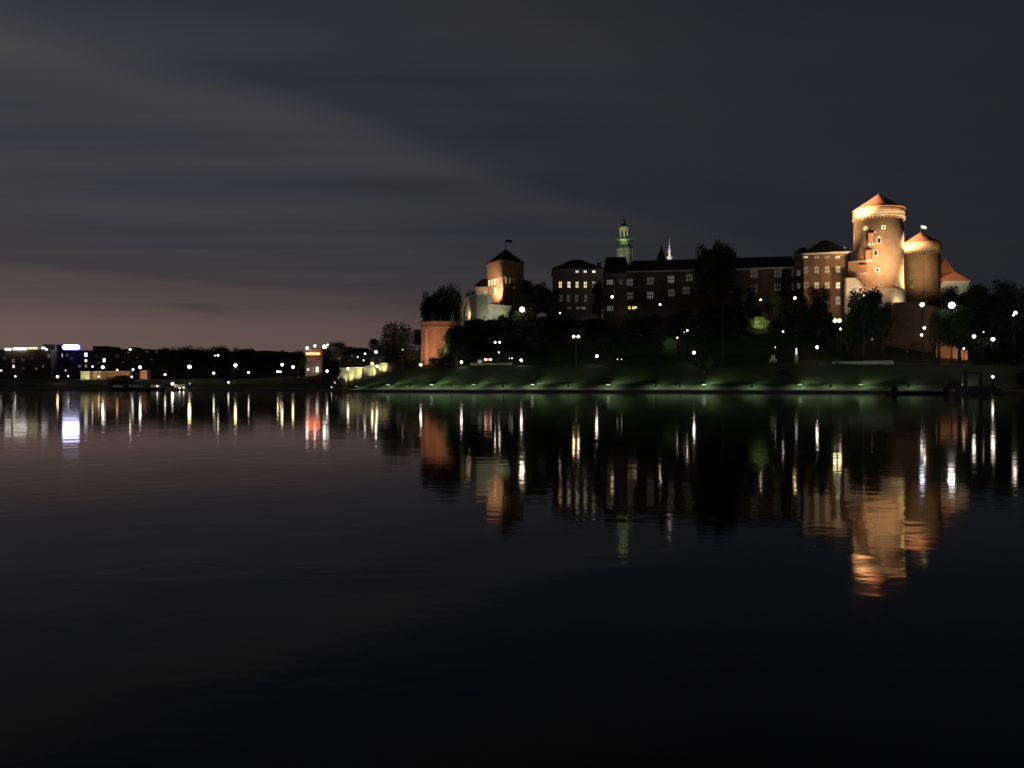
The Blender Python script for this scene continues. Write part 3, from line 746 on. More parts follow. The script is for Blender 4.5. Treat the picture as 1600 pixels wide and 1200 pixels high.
D1 = 245
rt, hit1, c1, R1, Rr1 = round_tower('round_tower', 'tallest round brick tower, brightly floodlit, with an orange conical roof', 1372.5, D1, 36.2, 303.5, 329, 343.5, 455, 1.03, BRICK_PALE)
ring_window(hit1, 1380, 333.5, rt, 6.5, Rr1, True); ring_window(hit1, 1352.5, 356.5, rt, 6.5, None, True); ring_window(hit1, 1380.5, 355, rt, 6.5, None, True)
for x, y, d in ((1371, 422, 8), (1352, 445.5, 7), (1377, 444.5, 6.5), (1401.5, 444, 6.5)): ring_window(hit1, x, y, rt, d)
def slit(x, y, wpx, hpx, arch):
    o, n_ = hit1(x, y); u = Vector((-n_.y, n_.x, 0)); s_ = D1 / F
    window_at(o, u, n_, wpx * s_, hpx * s_, rt, 0, 'warm', mull=0, trans=0)
    if arch:
        m = MB(); m.obox(o + n_ * .12 + Vector((0, 0, hpx * s_ / 2 + .22)), u, n_, Vector((0, 0, 1)), wpx * s_ * .3, .12, .2); m.build('window_head', STONE, rt)
slit(1373.5, 376, 5.2, 8, True); slit(1368.3, 395.5, 4.6, 8, False)
for x, y, hp in ((1362.5, 373, 14), (1359, 399, 13), (1351, 421, 11)):      # projecting brick latrine bays on stone brackets
    o, n_ = hit1(x, y); u = Vector((-n_.y, n_.x, 0)); up = Vector((0, 0, 1)); s_ = D1 / F
    m = MB(); m.obox(o + n_ * .55, u, n_, up, 3.3 * s_, .75, hp / 2 * s_); bo = m.build('latrine_bay', BRICK, rt)
    m = MB(); i = len(m.v); zt_ = hp / 2 * s_
    a0 = o + up * (zt_ + .02)
    m.poly([a0 + u * 4.2 * s_ + n_ * 1.5, a0 - u * 4.2 * s_ + n_ * 1.5, a0 - u * 4.2 * s_ - n_ * .2 + up * .8, a0 + u * 4.2 * s_ - n_ * .2 + up * .8][::-1]); m.obox(a0 + n_ * .65 + up * .02, u, n_, up, 4.2 * s_, .85, .10); m.build('bay_roof', TILE, bo)
    m = MB()
    for k in (-1, 1): m.obox(o + n_ * .5 + u * k * 2.7 * s_ - up * (zt_ + .28), u, n_, up, .24, .55, .26)
    m.build('bracket', STONE, bo)
o, n_ = hit1(1364, 352 + 18); m = MB(); m.obox(hit1(1364.5, 363)[0] + n_ * .1, Vector((-n_.y, n_.x, 0)), n_, Vector((0, 0, 1)), .7, .15, .12); m.build('window_sill', STONE, rt)
# plinth and sloping buttress of the tower
m = MB(); m.lathe((c1[0], c1[1], 0), [(R1 * 1.12, 14), (R1 * 1.06, Z(457, D1)), (R1 * 1.06, Z(455, D1)), (R1 * 1.0 + .02, Z(453.5, D1))], 56); m.build('plinth', LIME, rt)
zb = Z(470, 241)
m = MB(); bx0 = X(1388, 240)
pr = [(1384, 240), (1424, 243), (1424, 250), (1384, 248)]
fo_ = [(X(p, d), d) for p, d in pr]
m.prism(fo_, 12, [Z(455, 240), Z(475, 243), Z(475, 250), Z(455, 248)]); m.build('buttress', LIME, rt)
# curtain wall left of the tower, low pale wall in front
ft = foot4(1325, 246, 1350, 241, 6)
root = thing('curtain_wall', (ft[0][0], ft[0][1], 14), 'orange lit brick curtain wall joining the warm wing to the tallest tower', 'wall')
m = MB(); m.prism(ft, 14, Z(409, 244)); m.build('wall_face', BRICK_PALE, root); m = MB(); m.prism(foot4(1324.7, 245.9, 1350.2, 240.8, 6.3), Z(409, 244) + .004, Z(409, 244) + .25); m.build('coping', BRICK, root)
root = thing('low_wall', (X(1322, 240), 240, 14), 'bright cream wall with a sloping end at the foot of the tallest tower', 'wall')
m = MB(); f2 = [(X(1322, 240), 240), (X(1341, 238.6), 238.6), (X(1350, 238), 238), (X(1350, 238), 239), (X(1341, 238.6), 239.8), (X(1322, 240), 241.2)]
m.prism(f2, 14, [Z(436, 240), Z(436, 239), Z(452, 238), Z(452, 239), Z(436, 239), Z(436, 240)]); m.build('wall_face', LIME, root)
m = MB(); m.prism([(X(1321.5, 239.8), 239.8), (X(1341.3, 238.3), 238.3), (X(1341.3, 238.3), 240), (X(1321.5, 239.8), 241.4)], Z(436, 240) + .005, Z(436, 240) + .22); m.build('coping', STONE, root)

D2 = 266
rt2, hit2, c2, R2, Rr2 = round_tower('round_tower', 'lower round tower with a flag, half behind the tallest tower', 1438.5, D2, 28.2, 363, 382.5, 395, 470, 1.035, BRICK_PALE, flag=True)
ring_window(hit2, 1425, 433.5, rt2, 6, D=D2); ring_window(hit2, 1425, 448, rt2, 5, D=D2)
# steep roofed house
ft = foot4(1463, 276, 1514, 275, 12)
root = thing('steep_roofed_house', (ft[0][0], ft[0][1], 18), 'house with a steep tiled roof and pale green lit wall right of the towers', 'building')
zt = Z(441, 278); m = MB(); m.prism(ft, 16, zt); m.build('wall', LIME, root); cornice(ft, zt, out=.3, th=.3, parent=root)
A = Vector((X(1478, 279), 279.5, Z(401, 279)))
m = MB(); e = [Vector((p[0], p[1], zt + .03)) for p in [tuple(Vector(p) + (Vector(p) - Vector(((ft[0][0] + ft[2][0]) / 2, (ft[0][1] + ft[2][1]) / 2))).normalized() * .6) for p in ft]]
zm = Z(427, 279); mid = [Vector((X(p, d), d, zm)) for p, d in ((1464, 279), (1491.5, 275), (1494, 284), (1468, 288))]
mid2 = [Vector((A.x, A.y, A.z)) * .55 + q_ * .45 + Vector((0, 0, -.25)) for q_ in mid]
for k in range(4):
    k2 = (k + 1) % 4; m.poly([e[k], e[k2], mid[k2], mid[k]]); m.poly([mid[k], mid[k2], mid2[k2], mid2[k]]); m.poly([mid2[k], mid2[k2], A])
m.poly(e[::-1]); m.build('roof', TILE, root)
# brown brick slope wall and low orange wall
DIMMEDBRICK = mat('dimmed_brick', (.23, .135, .09), col2=(.13, .08, .055), scale=.5, kind='brick')  # brick colour darkened so the slope wall looks less lit
wall_run('slope_wall', [(1378, 226, 500), (1398, 224, 474), (1424, 221, 473), (1458, 216, 480), (1462, 232, 486)], 2, DIMMEDBRICK, 'large dim brown brick retaining wall below the two round towers', z0s=5)
wall_run('low_brick_wall', [(1462, 212, 537), (1512, 207, 536)], .8, BRICK_PALE, 'low orange lit wall behind tree trunks at the top of the slope', z0s=5)

# ------------------------------------------------------------------ floodlit stone wall on the left of the slope
wall_run('stone_wall', [(514, 262, 575), (536, 258, 576), (540, 256, 575.5), (568, 252, 575), (590, 248, 569), (612, 245, 568)], 1.5, LIME, 'pale stone retaining wall with buttresses, floodlit yellow green beside the river', z0s=.3)
for px, D, yt, lb in ((526, 257.5, 580, 'leftmost'), (539, 254.5, 577, 'second'), (569, 250.5, 577, 'third'), (592, 246.5, 571, 'rightmost')):
    o = thing('wall_buttress', (X(px, D), D, .3), lb + ' sloping buttress of the floodlit stone wall by the river', 'buttress', 'buttresses of the floodlit wall')
    m = MB(); m.box((X(px, D), D, .3), 1.5, 1.6, Z(yt, D) - .3, -.1, .72); m.build('masonry', LIME, o)
    m = MB(); m.box((X(px, D), D, Z(yt, D)), 1.2, 1.3, .2, -.1); m.build('cap', STONE, o)

# ------------------------------------------------------------------ city buildings on the left
def block(pl, pr, ytop, D, label, wins=(), wallm=DARKWALL, depth=16, roof='flat', name='apartment_block', dD=0, base=None, extra=()):
    ft_ = foot4(pl, D, pr, D + dD, depth); z0 = ground((pl + pr) / 2, D) - 1 if base is None else base
    o = thing(name, (ft_[0][0], ft_[0][1], z0), label, 'building'); zt_ = Z(ytop, D)
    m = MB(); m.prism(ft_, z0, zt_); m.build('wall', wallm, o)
    if roof == 'flat': cornice(ft_, zt_ + .3, .15, .3, CONC, o, 'parapet')
    else: hip_roof(ft_, zt_ + .02, roof, parent=o, ridge=.5)
    fc_ = Facade(ft_[0], ft_[1])
    for w_ in wins: fwin(fc_, *w_[:4], o, w_[4], w_[5] if len(w_) > 5 else 'white')
    for (p0, p1, yt_) in extra:
        m = MB(); m.box(((X(p0, D) + X(p1, D)) / 2, D + depth / 2, zt_ + .02), X(p1, D) - X(p0, D), depth * .5, Z(yt_, D) - zt_); m.build('roof_house', wallm, o)
    return o, fc_, zt_
o, fc, zt = block(-30, 79, 547, 430, 'long flat roofed block at the left edge with a strip of white roof lights',
    [(21, 564, 4, 6, .15), (21.5, 572.5, 4, 5, 1.4), (57, 576, 3, 3, .2), (67.5, 572.5, 3, 4, .12), (76.5, 556, 4, 6, .14, 'cool'), (7, 560, 4, 4, .02), (36, 562, 4, 4, .03), (50, 560, 4, 4, .02), (2, 579, 3.5, 3.5, 1.6), (36, 576, 4, 4, .02)], extra=((60, 79, 537.5),))
for p0, p1, y_, lv, tn, dd in ((8, 17, 545.5, 3.5, 'white', 0), (21, 41, 545, 4.5, 'white', 0), (43, 58, 544, 1.2, 'yellow', 0), (65.5, 70, 543.6, 2.5, 'white', 0), (71, 74, 545.8, 1.6, 'white', 0)):
    m = MB(); m.box(((X(p0, 429) + X(p1, 429)) / 2, 429, Z(y_ + 1.6, 429)), X(p1, 429) - X(p0, 429), .6, 3.0 * 429 / F)
    m.build('roof_light_strip', emit('strip_%s_%d' % (tn, int(lv * 10)), {'white': (1, .93, .85), 'yellow': (.9, .85, .45)}[tn], lv), o)
o, fc, zt = block(80, 144, 548, 440, 'block under the blue white rooftop sign, with two bright stair windows',
    [(95.6, 555, 4.2, 5.5, 2.6), (105, 555, 3, 4, .12, 'cool'), (95.6, 562.5, 3, 3, .2), (134.4, 554.3, 4.6, 6.5, 2.4), (134.4, 563.5, 4, 4.5, 1.4), (134.4, 572, 3, 5, .3), (124.4, 572, 4, 4, .16), (112, 560, 4, 4, .02), (88, 570, 4, 4, .03), (102.7, 578.8, 2.4, 2.4, 1.5)], dD=4)
root = thing('rooftop_sign', (X(111, 437), 437, zt), 'long rounded sign glowing blue white on a roof at the left', 'sign')
m = MB(); zc_ = Z(542.6, 437); r_ = 3.4 * 437 / F; x0, x1 = X(101.5, 437), X(121.5, 437)
ring = []
for k in range(9): a = math.pi / 2 + math.pi * k / 8; ring.append((x0 + r_ * math.cos(a), zc_ + r_ * math.sin(a)))
for k in range(9): a = -math.pi / 2 + math.pi * k / 8; ring.append((x1 + r_ * math.cos(a), zc_ + r_ * math.sin(a)))
m.poly([(x, 436.6, z) for x, z in ring]); m.build('sign_face', emit('sign_white', (.66, .66, 1.0), 16.0), root)
m = MB(); rg2 = [(x, z) for x, z in ring]
big = [((x - X(111, 437)) * 1.07 + X(111, 437), (z - zc_) * 1.3 + zc_) for x, z in ring]
m.poly([(x, 436.65, z) for x, z in big])
for k in range(len(big)): a, b_ = big[k], big[(k + 1) % len(big)]; m.poly([(a[0], 436.65, a[1]), (b_[0], 436.65, b_[1]), (b_[0], 437.2, b_[1]), (a[0], 437.2, a[1])])
m.build('sign_rim', emit('sign_rim', (.15, .10, .9), 1.1), root)
m = MB()
for px in (103, 111, 119): m.tube((X(px, 437.5), 437.5, zt), (X(px, 437.5), 437.5, zc_), .12)
m.build('sign_legs', METAL, root)
block(145, 166, 541.5, 446, 'narrow dark block with a stepped top right of the rooftop sign', [(163, 563, 4.6, 6, 2.4), (144.9 + 5, 557, 3, 3, .03), (155, 566, 3, 3, .03)])
block(167, 232, 546, 450, 'wide dark block behind the orange lit low wall', [(201, 543 + 8, 3, 3, .1), (183, 556, 4, 4, .03), (215, 560, 3, 4, .04), (192, 566, 3, 3, .03)], extra=((196, 206, 542),))
block(222, 262, 547, 420, 'dark block with a few dim windows left of the tree mass', [(230, 549.5, 5, 4, .05, 'warm'), (245, 550, 4, 4, .06), (238, 562.5, 4, 3.4, 1.6), (244.6, 563, 3, 4, .25), (244.5, 570, 3, 3, .08)])
# riverside walls, lit
def low_wall(pl, pr, y0, y1, D, label, m_, emis=None):
    o = thing('riverside_wall', (X(pl, D), D, Z(y1, D)), label, 'wall'); w_ = MB(); w_.prism(foot4(pl, D, pr, D, 3), Z(y1, D) - 2, Z(y0, D)); w_.build('wall_face', m_, o)
    w_ = MB(); w_.prism(foot4(pl - .4, D - .2, pr + .4, D - .2, 3.4), Z(y0, D) + .004, Z(y0, D) + .25); w_.build('coping', STONE, o); return o
low_wall(126, 139.5, 581, 593, 322, 'short bright yellow lit wall below the stair windows block', LIME)
low_wall(144, 202, 581, 592, 325, 'long orange lit wall on the left bank', BRICK_PALE)
low_wall(218, 229.5, 580, 591, 322, 'short peach lit wall left of the tree mass', BRICK_PALE)
# red sign building
o, fc, zt = block(477, 504, 545, 320, 'pale building with a glowing red roof sign by the river bend',
    [(481.6, 577.5, 3.4, 4, 2.2), (495.6, 577.5, 4, 8.5, 2.6), (498, 564, 2.6, 2.6, .15), (489, 578, 3, 7, .06), (483, 562, 4, 4, .03), (491, 562, 4, 4, .04)], wallm=PLASTER, depth=12)
root = thing('rooftop_sign', (X(489, 319), 319, Z(555, 319)), 'glowing red strip sign on the pale building by the river bend', 'sign')
m = MB(); m.box((X(489, 319.4), 319.4, Z(554.6, 319)), X(500, 319) - X(478, 319), .4, 4.4 * 319 / F); m.build('sign_rim', emit('red_rim', (1, .05, .02), 1.6), root)
m = MB(); m.box((X(489, 319.1), 319.1, Z(553.6, 319)), (X(500, 319) - X(478, 319)) * .94, .3, 2.0 * 319 / F); m.build('sign_face', emit('red_face', (1, .26, .11), 7.0), root)
block(503, 548, 543, 332, 'wide dark building with white lights along its roof, behind the red sign building', [(515, 560, 3, 3, .03), (530, 560, 3, 3, .03)])
block(536, 578, 553, 300, 'dark brown house above the floodlit stone wall', [(550, 556, 3, 3, .1), (559, 558, 2.6, 2.6, 1.8), (568.3, 563, 2.8, 2.8, 2.0), (546, 564, 3, 3, .03)], roof=2.5)
block(576, 602, 556, 296, 'dark house with one lamp on its gable, left of the pointed tree', [(583, 562, 3, 3, .03), (594, 563, 3, 3, .04)], roof=2.5)

# ------------------------------------------------------------------ lamps
WHITE = (1.0, .90, .74); WARM = (1.0, .76, .42); YEL = (1.0, .86, .40); COOL = (.75, .80, 1.0); GREEN = (.9, 1.0, .75); ORA = (1, .6, .3)
lamp_mats = {}
def lmat(col, st):
    st = st * .7 if st > 3 else st
    k = (col, st)
    if k not in lamp_mats: lamp_mats[k] = emit('lamp_glow_%d' % len(lamp_mats), col, st, 'FRONT')
    return lamp_mats[k]
def ball(m, c, r):
    m.lathe(c, [(0.02, -r), (r * .6, -r * .8), (r, -r * .1), (r * .8, r * .6), (.02, r)], 10)
GL = 'street lamps'
def lamp(px, py, dpx, D, label, col=WHITE, st=22, twin=False, name='street_lamp', group=GL, low=None):
    z = Z(py, D); z0 = ground(px, D); x = X(px, D); r = dpx / 2 * D / F
    if z - z0 < 1.2: z0 = z - 1.2
    o = thing(name, (x, D, z0), label, 'lamp', group)
    m = MB()
    if twin:
        s_ = 3.6 * D / F; m.tube((x, D, z0), (x, D, z - .5), .10, .07); m.tube((x - s_, D, z - .45), (x + s_, D, z - .45), .06)
        m.tube((x, D, z0), (x, D, z0 + .8), .2, .12)
        m.build('pole', METAL, o)
        for k in (-1, 1):
            m = MB(); ball(m, (x + k * s_, D, z), r); g1 = m.build('globe', lmat(col, st), o)
            m = MB(); m.lathe((x + k * s_, D, z + r), [(r * .7, 0), (.05, r * .5)], 8); m.build('cap', METAL, g1)
    else:
        m.tube((x, D, z0), (x, D, z - r), .10, .06); m.tube((x, D, z0), (x, D, z0 + .8), .18, .12); m.build('pole', METAL, o)
        m = MB(); ball(m, (x, D, z), r); g1 = m.build('globe', lmat(col, st), o)
        m = MB(); m.lathe((x, D, z + r), [(r * .7, 0), (.05, r * .5)], 8); m.build('cap', METAL, g1)
    return o
for a in [
 (24, 588, 2.4, 305, 'small lamp low on the left bank near the left edge', WHITE, 8),
 (90, 588.6, 3.6, 305, 'yellowish lamp on the left bank, left of the lit yellow wall', WARM, 16),
 (106.6, 587.8, 2.2, 305, 'tiny lamp between the yellowish lamp and the lit yellow wall', WHITE, 8),
 (154.4, 588.7, 2.6, 306, 'small warm lamp in front of the left end of the orange wall', WARM, 10),
 (144.6, 572.8, 2.4, 330, 'small lamp between the two bright stair windows', WHITE, 10),
 (160.6, 573.8, 4.2, 315, 'bright lamp standing above the orange wall', WHITE, 24),
 (183, 577.9, 2.6, 318, 'lamp glowing just above the middle of the orange wall', ORA, 10),
 (207.8, 577.5, 2.6, 318, 'lamp above the right end of the orange wall', WHITE, 12),
 (219, 573.8, 4.0, 312, 'bright lamp above the short peach wall', WHITE, 26),
 (206, 589, 2.6, 306, 'low lamp below the right end of the orange wall', WHITE, 8),
 (203.5, 546, 3.0, 440, 'lamp high on the skyline above the orange wall', WHITE, 12),
 (257.9, 585.2, 3.0, 305, 'white lamp at the left foot of the dark tree mass', WHITE, 14),
 (296, 573.2, 5.2, 305, 'brightest yellow white lamp on the left bank, in front of dark trees', YEL, 30),
 (340.6, 555.2, 3.0, 320, 'right one of two small lights high in the dark tree mass', WHITE, 12),
 (335.6, 555.6, 2.0, 320, 'fainter left one of two small lights high in the dark tree mass', WHITE, 5),
 (334, 583, 3.0, 298, 'lamp over the green lit bush on the left bank', GREEN, 14),
 (357, 597.4, 2.6, 284, 'low white light at the water side under the dark tree mass', WHITE, 10),
 (367.9, 570.8, 4.6, 298, 'bright lamp over the yellow lit bush on the left bank', YEL, 28),
 (388.5, 582, 3.0, 295, 'white lamp right of the bright lamp with the yellow bush', WHITE, 14),
 (434, 580.4, 3.2, 282, 'lower left lamp of the cluster left of the red sign building', YEL, 14),
 (438.2, 581, 2.4, 282, 'small lamp touching the lower left lamp of the cluster by the red sign building', WHITE, 10),
 (440.9, 569.8, 3.8, 284, 'upper lamp of the cluster left of the red sign building', YEL, 24),
 (457.8, 573.6, 3.8, 288, 'lamp over the yellow bush just left of the red sign building', YEL, 26),
 (511, 579.8, 3.4, 240, 'white lamp in front of the round black tree by the stone wall', WHITE, 16),
 (518, 605, 1.6, 238, 'tiny light at ground level at the left foot of the stone wall', GREEN, 4),
 (543.8, 576, 3.8, 250, 'lamp at the top left corner of the floodlit stone wall', WHITE, 18),
 (581.6, 568, 4.0, 244, 'lamp above the right part of the floodlit stone wall', WARM, 22),
 (589, 572.3, 3.4, 242, 'lamp slightly lower and right of the one above the stone wall', WARM, 18),
 (570.4, 552.8, 2.6, 296, 'small lamp highest over the houses behind the stone wall', WHITE, 12),
 (587.5, 550, 4.0, 292, 'round lamp on the gable of the dark house by the pointed tree', WHITE, 18),
 (629, 546.3, 1.6, 240, 'tiny dim light inside the pointed tree', WHITE, 3),
 (657.3, 569.8, 3.8, 222, 'white lamp at the foot of the orange bastion', WHITE, 24),
 (721, 565.8, 3.8, 229, 'white lamp on the upper path right of the orange bastion', WHITE, 26),
 (714.7, 540.6, 1.4, 236, 'tiny light on the dark hill right of the bastion', WHITE, 5),
 (779.5, 550.6, 2.0, 236, 'tiny lamp below the twin lamp near the kiosk', WHITE, 8),
 (796, 560, 1.4, 230, 'left one of two faint lights between kiosk and white lamp', GREEN, 2.5),
 (800, 559.6, 1.8, 231, 'right one of two faint lights between kiosk and white lamp', GREEN, 3),
 (814.6, 563, 4.0, 229, 'white lamp on the upper path straight below the large floodlight', WHITE, 26),
 (875, 489, 2.4, 258, 'small lamp at the foot of the west wing corner', WHITE, 6),
 (932.4, 556.5, 4.2, 228, 'white lamp on the upper path right of the twin lamp under the west wing', WHITE, 28),
 (964.8, 561.4, 1.4, 227, 'left one of two tiny lights on the upper path', WHITE, 5),
 (971.2, 561.4, 1.4, 227, 'right one of two tiny lights on the upper path', WHITE, 5),
 (956.6, 463.7, 4.4, 262, 'yellow lamp glowing in front of the low block of the castle', YEL, 8),
 (993.8, 480.3, 2.0, 262, 'small lamp right of the yellow windows at the castle foot', WHITE, 6),
 (1031.5, 476, 3.0, 250, 'white lamp before the long wing, below its second row of windows', WHITE, 12),
 (1073.8, 516.4, 2.6, 232, 'small lamp on the hillside above the lamp with the grass slope tree', WHITE, 14),
 (1069, 519, 1.2, 232, 'tiny light just left below the small hillside lamp', WHITE, 4),
 (1058.3, 527.7, 2.4, 228, 'lamp beside the dim olive bush on the hillside', WARM, 8),
 (1084.4, 551, 4.2, 220, 'white lamp on the upper path above the small slope tree', WHITE, 28),
 (1188.6, 468.5, 2.6, 246, 'white lamp high on the hill above the yellow green bush', WHITE, 12),
 (1242, 465.8, 4.2, 234, 'yellow lamp high on the hill at the corner of the lit wing', YEL, 14),
 (1223.6, 518.3, 2.6, 226, 'small lamp in the middle of the dark hillside, below the unlit wing', WHITE, 10),
 (1313.4, 514, 2.8, 208, 'small lamp directly under the twin lamp by the round black tree', WHITE, 12),
 (1276.8, 542.6, 4.2, 214, 'white lamp on the upper path under the lit wing', WHITE, 28),
 (1211.4, 542.6, 1.6, 216, 'tiny light on the upper path left of the lit pillar', WHITE, 3),
 (1362.8, 530, 3.0, 206, 'dim grey globe lamp in front of the round black tree', WHITE, .22),
 (1349.7, 461.6, 1.6, 206, 'tiny light seen high in the round black tree', WHITE, 4),
 (1444.4, 512.3, 3.8, 203, 'upper one of two white lamps on the brown slope wall', WHITE, 22),
 (1440, 523.5, 3.4, 204, 'lower one of two white lamps on the brown slope wall', WHITE, 20),
 (1521.8, 525.6, 4.8, 196, 'white lamp left of the two at the far right', WHITE, 24),
 (1536.8, 518.8, 1.8, 198, 'tiny light between the two white lamps at the far right', WHITE, 6),
 (1551.6, 530, 5.2, 194, 'round white lamp right of the two at the far right', WHITE, 26),
 (1586.5, 488.8, 4.6, 194, 'white lamp nearest the right edge of the photo', WHITE, 20),
 (1583.5, 492.4, 2.6, 193, 'small light just under the white lamp at the right edge', WHITE, 12),
 (1506, 544.6, 2.6, 200, 'small peach lamp in front of the low orange wall', WARM, 10),
 (1551.2, 588.8, 3.6, 168, 'lamp hanging over the landing steps near the water', WHITE, 16),
]:
    lamp(a[0], a[1], a[2], a[3], a[4], a[5], a[6])
GTW = 'twin street lamps'
lamp(777.2, 534.8, 3.0, 228, 'twin headed lamp above the kiosk on the upper path', WHITE, 14, True, group=GTW)
lamp(900, 525.8, 3.8, 227, 'twin headed lamp with a warm glow below the west wing', WARM, 30, True, group=GTW)
lamp(1308, 501, 5.0, 206, 'twin headed lamp, the brightest one, left of the round black tree', YEL, 26, True, group=GTW)
# roof lights of the building behind the red sign
for px, py, d, st, lb in ((480, 543.8, 4.4, 14, 'leftmost white roof light above the red sign'), (491.9, 540.4, 3.8, 12, 'second white roof light above the red sign'),
                          (507, 542, 6.0, 16, 'largest white roof light right of the red sign'), (512, 538.8, 3.0, 10, 'small roof light touching the largest one')):
    D = 326 if px > 500 else 318; o = thing('roof_light', (X(px, D), D, Z(py, D) - 1), lb, 'lamp', 'roof lights by the red sign'); r = d / 2 * D / F
    m = MB(); m.tube((X(px, D), D, Z(py, D) - 1.8), (X(px, D), D, Z(py, D) - r * .5), .1); m.build('bracket', METAL, o)
    m = MB(); ball(m, (X(px, D), D, Z(py, D)), r); m.build('globe', lmat((1, .88, .8), st), o)
# big floodlights on the hill
GF = 'floodlights'
def flood(loc, target, label, spot=None, size=.5, glow=None, gcol=WHITE, visible_dir=None):
    """housing on a short yoke, with a lamp inside that throws the beam"""
    loc = Vector(loc); target = Vector(target); d = (target - loc).normalized()
    a = d.cross(Vector((0, 0, 1))).normalized(); up = a.cross(d)
    o = thing('floodlight', loc - Vector((0, 0, .8)), label, 'floodlight', GF)
    m = MB(); m.obox(loc - d * .25, a, d, up, size, .22, size * .7); m.obox(loc - d * .02 + up * (size * .75), a, d, up, size * 1.05, .3, .03); m.build('housing', METAL, o)
    m = MB(); m.tube(loc - d * .3 - up * size, loc - Vector((0, 0, 1.4)), .06); m.build('yoke', METAL, o)
    m = MB(); f_ = loc + d * .02; m.poly([f_ + a * size * .9 + up * size * .6, f_ - a * size * .9 + up * size * .6, f_ - a * size * .9 - up * size * .6, f_ + a * size * .9 - up * size * .6])
    m.build('lens', lmat(gcol, glow if glow else .5), o)
    if spot:
        W, col, ang, blend = spot
        ld = bpy.data.lights.new('flood_beam', 'SPOT'); ld.energy = W; ld.color = col; ld.spot_size = R(ang); ld.spot_blend = blend; ld.shadow_soft_size = .25
        lo = bpy.data.objects.new('flood_beam', ld); C.objects.link(lo); lo.location = loc + d * .3; lo.rotation_euler = d.to_track_quat('-Z', 'Y').to_euler()
    return o
def bigglobe(px, py, dpx, D, label, col, st):
    r = dpx / 2 * D / F; x, z = X(px, D), Z(py, D); z0 = ground(px, D); o = thing('floodlight_mast', (x, D, z0), label, 'floodlight', 'floodlight masts')
    m = MB(); m.tube((x, D, z0), (x, D, z - r), .16, .1); m.build('pole', METAL, o)
    m = MB(); ball(m, (x, D, z), r); m.build('globe', lmat(col, st), o); m = MB(); m.lathe((x, D, z + r), [(r * .8, 0), (.05, r * .4)], 8); m.build('cap', METAL, o)
bigglobe(815.6, 483.6, 7.6, 250, 'large glowing floodlight below and right of the square tower', (1, .84, .55), 26)
bigglobe(1441, 476, 6.4, 205, 'bluish white floodlight left of the brightest one', (.70, .72, 1.0), 26)
bigglobe(1487, 477, 9.5, 203, 'largest white floodlight right of the round towers', (1, .90, .82), 30)

# beams (power in W)
c1v = Vector((c1[0], c1[1], 0)); tz = lambda y, D=D1: Z(y, D)
SA = Vector((30, 241, 29))
KEY = (1, .74, .42)
flood(SA, (c1[0] + 2, 250, tz(322)), 'floodlight on an added mast in the dark wood aimed at the tall round tower', (750000, KEY, 17, 1))
MZ = P(1130, 383, 222)
flood(MZ, (c1[0] - .5, c1[1] - 1, tz(306)), 'added floodlight on an added hillside mast aimed at the tall cone roof', (2400000, (1, .72, .46), 13, 1), size=.3)  # flood added to brighten the tall cone roof
o = thing('floodlight_mast', (MZ.x, MZ.y, 9), 'added tall thin mast on the hillside in front of the huge dark tree', 'mast', 'floodlight masts'); m = MB(); m.tube((MZ.x, MZ.y + .3, 9), (MZ.x, MZ.y + .3, MZ.z - .9), .16, .07); m.build('pole', METAL, o)  # mast added to carry it, set where the dark tree hides it
flood((113, 256.5, 45.5), (c2[0], c2[1] - 1, Z(362, 266)), 'added floodlight on an added mast behind the tallest tower aimed at the second cone roof', (200000, (1, .74, .46), 46, 1), size=.3)  # flood added out of sight to light the second roof
o = thing('floodlight_mast', (113, 256.5, 16), 'added mast hidden behind the tallest round tower', 'mast', 'floodlight masts'); m = MB(); m.tube((112.7, 256.6, 16), (112.7, 256.6, 44.5), .16, .07); m.build('pole', METAL, o)  # unseen pole added for that flood
flood((102.7, 206.2, 22.6), (c1[0], c1[1] - R1, tz(372)), 'added fill floodlight on the bluish white lamp mast aimed at the tallest tower', (230000, (1, .76, .48), 46, 1), size=.2)  # extra warm fill added to brighten the tower front
o = thing('floodlight_mast', (30, 241.3, 10), 'added bare mast in the dark wood that carries the far aimed floodlight', 'mast', 'floodlight masts'); m = MB(); m.tube((30, 241.4, 9), (30, 241.4, 28), .2, .12); m.build('pole', METAL, o)  # pole added to hold the flood lighting the tower from the left
cv = lambda ang, k, z: (c1[0] + R1 * k * math.cos(ang), c1[1] + R1 * k * math.sin(ang), z)
# view azimuth of tower 1 as seen from camera: normal toward camera
va = math.atan2(-c1[1], -c1[0])
flood(cv(va + R(96), 1.75, tz(456)), cv(va + R(80), 1.0, tz(425)), 'floodlight at the right foot of the tallest tower', (42000, (1, .84, .46), 100, 1), size=.25)
flood(cv(va + R(97), 1.75, tz(398)), cv(va + R(80), 1.0, tz(372)), 'floodlight on an added mast between the two round towers', (40000, (1, .84, .46), 80, 1), size=.2)
q0 = cv(va + R(97), 1.75, 14); o = thing('floodlight_mast', q0, 'added slim mast between the two round towers', 'mast', 'floodlight masts'); m = MB(); m.tube(q0, (q0[0], q0[1], tz(398) - 1.2), .12, .07); m.build('pole', METAL, o)  # slim pole added to support the flood beside the tower
flood(P(1320, 387, 248), cv(va - R(32), 1.0, tz(336)), 'floodlight on the roof edge left of the tallest tower', (16000, (1, .84, .46), 46, 1), size=.3)
flood(P(1345, 452, 228), cv(va - R(15), 1.0, tz(430)), 'floodlight below the tallest tower behind the round black tree', (20000, (1, .60, .34), 85, 1), size=.3)
flood(P(1333, 460, 235), P(1331, 446, 240.5), 'floodlight under the cream wall', (1400, (1, .80, .46), 110, 1), size=.25)
flood(P(1412, 478, 235), P(1402, 458, 241), 'floodlight at the buttress of the tallest tower', (1500, (1, .76, .44), 120, 1), size=.25)
v2 = math.atan2(-c2[1], -c2[0])
